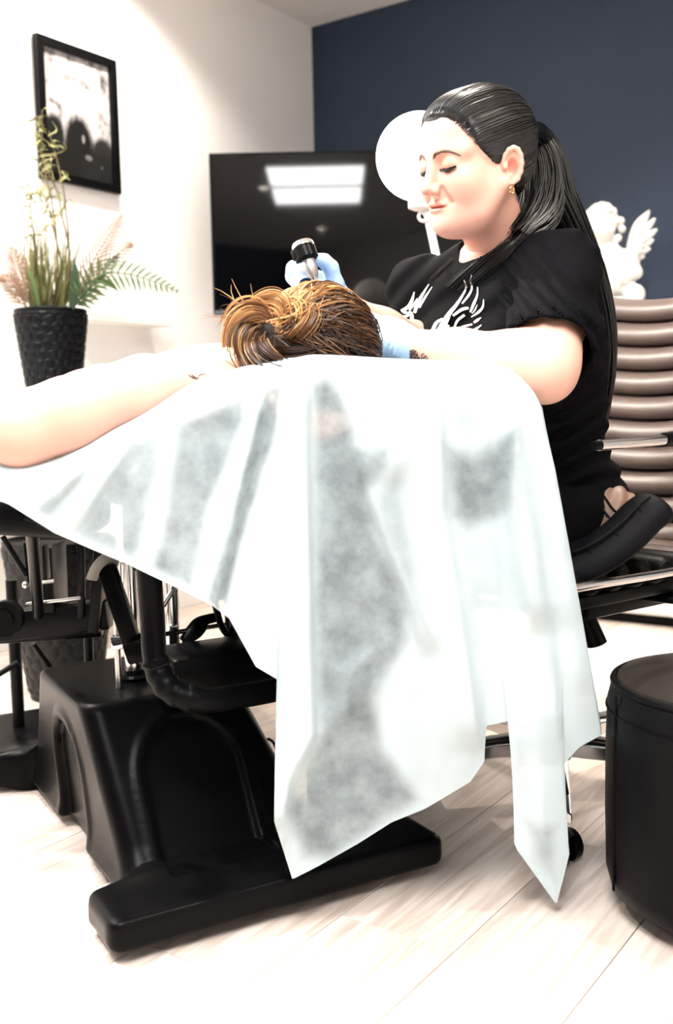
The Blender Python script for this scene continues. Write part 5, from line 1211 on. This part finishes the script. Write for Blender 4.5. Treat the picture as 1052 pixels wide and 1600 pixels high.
# ================================================================== SHELVES, PLANT, PLANTERS
def shelf(s0, s1, z, dep, label, br=True):
    t = thing('wall_shelf', label, 'shelf', rm((s0 + s1) / 2, 0, z))
    MB().box(rm((s0 + s1) / 2, dep / 2, z - 0.015), (dep, s1 - s0, 0.03), ROOM, 0.003).build('board', M_WHITE, t, smooth=False)
    for s in (s0 + 0.08, s1 - 0.08) if br else (): MB().box(rm(s, dep * 0.4, z - 0.045), (dep * 0.7, 0.02, 0.03), ROOM, 0.003).build('bracket', M_WHITE, t, smooth=False)
PZ = at(85, 616, 3.22).z
shelf(1.30, 2.20, PZ, 0.31, 'white floating shelf under the potted plant')
shelf(1.06, 1.44, at(180, 493, 3.6).z, 0.12, 'small white wall shelf right of the potted plant', False)
def pebble_pot(c, rt, rb, h, cell, m, parent, name='pot'):
    nu, nz = 150, max(40, int(h / cell * 12)); rows = int(h / (cell * 0.87)); ncol = int(2 * math.pi * (rt + rb) / 2 / cell); rn = random.Random(6)
    cen = []
    for r in range(-1, rows + 2):
        for k in range(ncol): cen.append((((k + 0.5 * (r % 2)) / ncol + rn.uniform(-.16, .16) / ncol) % 1.0, (r + 0.5) * 0.87 * cell + rn.uniform(-.13, .13) * cell))
    cen = np.array(cen); vs = np.zeros((nz, nu, 3)); U = np.arange(nu) / nu
    for j in range(nz):
        z = h * j / (nz - 1); r = rb + (rt - rb) * z / h; du = np.abs(U[:, None] - cen[None, :, 0]); du = np.minimum(du, 1 - du) * 2 * math.pi * (rt + rb) / 2
        d = np.sqrt(du ** 2 + (z - cen[None, :, 1]) ** 2); d.sort(1); e = np.clip((d[:, 1] - d[:, 0]) / cell, 0, 1)
        edge = sstep(0.0, 0.35, e) * (1 if 0.02 < z < h - 0.012 else 0); rr = r + 0.0045 * edge
        vs[j] = np.stack([np.cos(U * 2 * math.pi) * rr, np.sin(U * 2 * math.pi) * rr, np.full(nu, z)], 1)
    vs = list((vs.reshape(-1, 3) + np.array(c)).tolist()); fs = [(j * nu + k, j * nu + (k + 1) % nu, (j + 1) * nu + (k + 1) % nu, (j + 1) * nu + k) for j in range(nz - 1) for k in range(nu)]
    m_ = MB().add(vs, fs); m_.add([Vector(c) + V(rb * math.cos(a), rb * math.sin(a), 0) for a in np.linspace(0, 6.283, 33)[:-1]], [tuple(range(32))[::-1]])
    m_.lathe([(rt, h), (rt - 0.003, h + 0.004), (rt - 0.012, h + 0.004), (rt - 0.014, h - 0.03)], c, None, 60)
    o = m_.build(name, m, parent, angle=180)
    MB().lathe([(rt - 0.013, h - 0.032), (0.01, h - 0.026)], c, None, 40).build('soil', mat('dark_soil', (0.02, 0.014, 0.01), 0.9, bump=0.6, bscale=80), parent)
M_POT = mat('black_glazed_ceramic', (0.0016, 0.002, 0.003), 0.38, spec=0.10, vary=0.2)
PC = V(at(85, 616, 3.22).x, 3.22, PZ); ph = at(85, 480, 3.11).z - PZ
plant = thing('potted_plant', 'tall mixed grass and fern arrangement in a black pebbled pot', 'plant', PC)
pebble_pot(PC, 0.111, 0.079, ph, 0.030, M_POT, plant)
PT = PC + V(0, 0, ph - 0.02)
def leafm(n, c, c2):
    c, c2 = tuple(q * 0.6 for q in c), tuple(q * 0.6 for q in c2)
    return mat(n, c, 0.6, spec=0.3, scale=30, col2=c2, stretch=(1, 1, 0.3))
M_GRASS = leafm('grass_green', (0.085, 0.12, 0.030), (0.20, 0.17, 0.055)); M_FERN = leafm('fern_green', (0.035, 0.085, 0.022), (0.10, 0.16, 0.045)); M_PINK = leafm('dried_palm', (0.40, 0.225, 0.15), (0.30, 0.17, 0.11)); M_TWIG = leafm('willow_bark', (0.10, 0.065, 0.03), (0.16, 0.13, 0.04)); M_CURL = leafm('curly_leaf', (0.17, 0.19, 0.07), (0.30, 0.27, 0.11)); M_DARK = leafm('dark_leaf', (0.012, 0.035, 0.012), (0.03, 0.06, 0.02))
rn = random.Random(12)
def pl(x, y, dY=0.0): return at(x, y, 3.22 + dY)
def tuft(n, x0, x1, ytop, name, m, wd=0.0022, spread=26):
    m_ = MB()
    for k in range(n):
        bx_, tx = rn.uniform(x0, x1), 0; dY = rn.uniform(-0.06, 0.06); tx = bx_ + rn.gauss(0, spread * 0.6) + (bx_ - (x0 + x1) / 2) * 0.35; ty = ytop + rn.uniform(0, 95)
        c = catmull([pl(bx_ * 0.75 + 0.25 * (x0 + x1) / 2, 484, dY * 0.7), pl(lerp(bx_, tx, 0.4) + rn.uniform(-4, 4), lerp(480, ty, 0.5), dY), pl(tx, ty, dY * 1.5)], 9)
        m_.ribbon(c, [wd, wd * 1.2, wd * 1.2, wd * 1.1, wd, wd * 0.9, wd * 0.7, wd * 0.45, wd * 0.1], V(math.cos(k), math.sin(k), 0))
    o = m_.build(name, m, plant, smooth=False); o['kind'] = 'stuff'
tuft(110, 42, 108, 340, 'grass_blades', M_GRASS, 0.0026); tuft(80, 36, 110, 360, 'pale_grass_blades', M_CURL, 0.0022, 30)
def frond(path, n, L0, m, name, up=0.8, both=True, wd=0.005, taper=0.55, lean=None):
    P0 = [V(*p) for p in catmull(path, n)]; st = MB().tube(P0, [lerp(0.0035, 0.001, i / n) for i in range(n)], 6).build(name, m, plant)
    for i in range(2, n):
        t = (P0[min(i + 1, n - 1)] - P0[i - 1]).normalized(); view = V(0.15, -1, 0.1).normalized(); s = t.cross(view).normalized(); u = i / (n - 1); L_ = L0 * (math.sin(math.pi * min(1, 0.22 + 0.75 * u)) ** 0.8 * (1 - taper * u * 0.6))
        for sg in ((-1, 1) if both else (1,)):
            d = (t * up + s * sg * (1 - 0.35 * u) + view * rn.uniform(-.15, .35)).normalized(); w_ = wd * (1 - 0.5 * u); e = P0[i] + d * L_; dr = V(0, 0, -0.12 * L_)
            MB().ribbon([P0[i], P0[i] + d * L_ * 0.35, P0[i] + d * L_ * 0.7 + dr * 0.3, e + dr], [w_ * 0.35, w_, w_ * 0.7, w_ * 0.05], (t * 0.7 - d * 0.1 + view * 0.15).normalized()).build('leaflet', m, st, smooth=False)
frond([pl(112, 482, 0.02), pl(126, 446, 0.01), pl(150, 400, 0.0), pl(172, 365, -0.01), pl(190, 336, -0.02)], 25, 0.090, M_PINK, 'palm_frond', up=1.25, wd=0.0060)
frond([pl(112, 484, 0.04), pl(135, 455, 0.06), pl(160, 420, 0.06), pl(190, 392, 0.05), pl(205, 380, 0.05)], 20, 0.082, M_PINK, 'palm_frond', up=1.2, wd=0.0056)
frond([pl(50, 484, 0.0), pl(40, 450, -0.02), pl(28, 415, -0.03), pl(16, 386, -0.04)], 22, 0.082, M_PINK, 'palm_frond', up=1.1, wd=0.0054)
frond([pl(46, 486, 0.02), pl(30, 460, 0.02), pl(14, 440, 0.0), pl(2, 432, 0.0)], 16, 0.065, M_PINK, 'palm_frond', up=0.9, wd=0.0052)
frond([pl(110, 484, -0.05), pl(132, 458, -0.08), pl(158, 430, -0.10), pl(200, 428, -0.11), pl(240, 440, -0.12), pl(276, 454, -0.12)], 22, 0.078, M_FERN, 'fern_frond', up=0.5, wd=0.0075)
frond([pl(112, 484, -0.06), pl(130, 462, -0.08), pl(150, 440, -0.09), pl(172, 412, -0.09), pl(186, 396, -0.09)], 22, 0.040, M_DARK, 'fern_frond', up=0.8, wd=0.0045)
MB().ribbon(catmull([pl(112, 484, -0.07), pl(117, 440, -0.08), pl(116, 408, -0.08)], 8), [0.006, 0.012, 0.014, 0.014, 0.013, 0.010, 0.006, 0.001], V(1, 0.2, 0)).build('strap_leaf', M_DARK, plant)
MB().ribbon(catmull([pl(62, 484, -0.06), pl(52, 440, -0.07), pl(42, 410, -0.07)], 8), [0.004, 0.006, 0.007, 0.007, 0.006, 0.005, 0.003, 0.001], V(1, 0.2, 0)).build('strap_leaf', M_FERN, plant)
for st in ([(102, 484), (109, 430), (107, 380), (98, 335), (88, 300), (70, 250), (64, 200), (66, 172)], [(92, 484), (96, 420), (85, 360), (78, 330), (66, 300), (58, 300)], [(60, 484), (57, 420), (52, 370), (48, 330), (52, 300), (46, 290)], [(100, 484), (106, 400), (104, 340), (98, 290), (88, 240), (76, 205)], [(86, 484), (90, 400), (84, 330), (72, 280), (62, 235), (58, 205)]):
    dY = rn.uniform(-0.03, 0.03); c = catmull([pl(x + rn.uniform(-2, 2), y, dY) for x, y in st], 40)
    sm = MB().tube(c, [lerp(0.0042, 0.0014, i / 40) for i in range(40)], 6).build('willow_stem', M_TWIG, plant)
    for k in range(15, 40):
        if rn.random() < 0.30: continue
        b0 = V(*c[k]); a = rn.uniform(0, 6.28); L_ = rn.uniform(0.025, 0.065); d = V(math.cos(a) * 0.8, -0.2, rn.uniform(-0.6, 0.9)).normalized(); s = d.orthogonal().normalized()
        q = [b0 + d * L_ * t + s * (0.014 * math.sin(t * 5 + k)) + V(0, 0, -0.012 * t * t) for t in np.linspace(0, 1, 7)]
        MB().ribbon(q, [0.0012, 0.0028, 0.0034, 0.0034, 0.0028, 0.0018, 0.0004], V(math.sin(a), 0.4, math.cos(a))).build('curly_leaf', M_CURL, sm, smooth=False)
BP = V(-0.738, 2.70, 0)
t = thing('planter', 'large black pebbled planter on the floor under the couch', 'planter', BP); pebble_pot(BP, 0.147, 0.092, 0.42, 0.036, mat('black_matt_ceramic', (0.006, 0.0055, 0.0055), 0.5, spec=0.25), t)
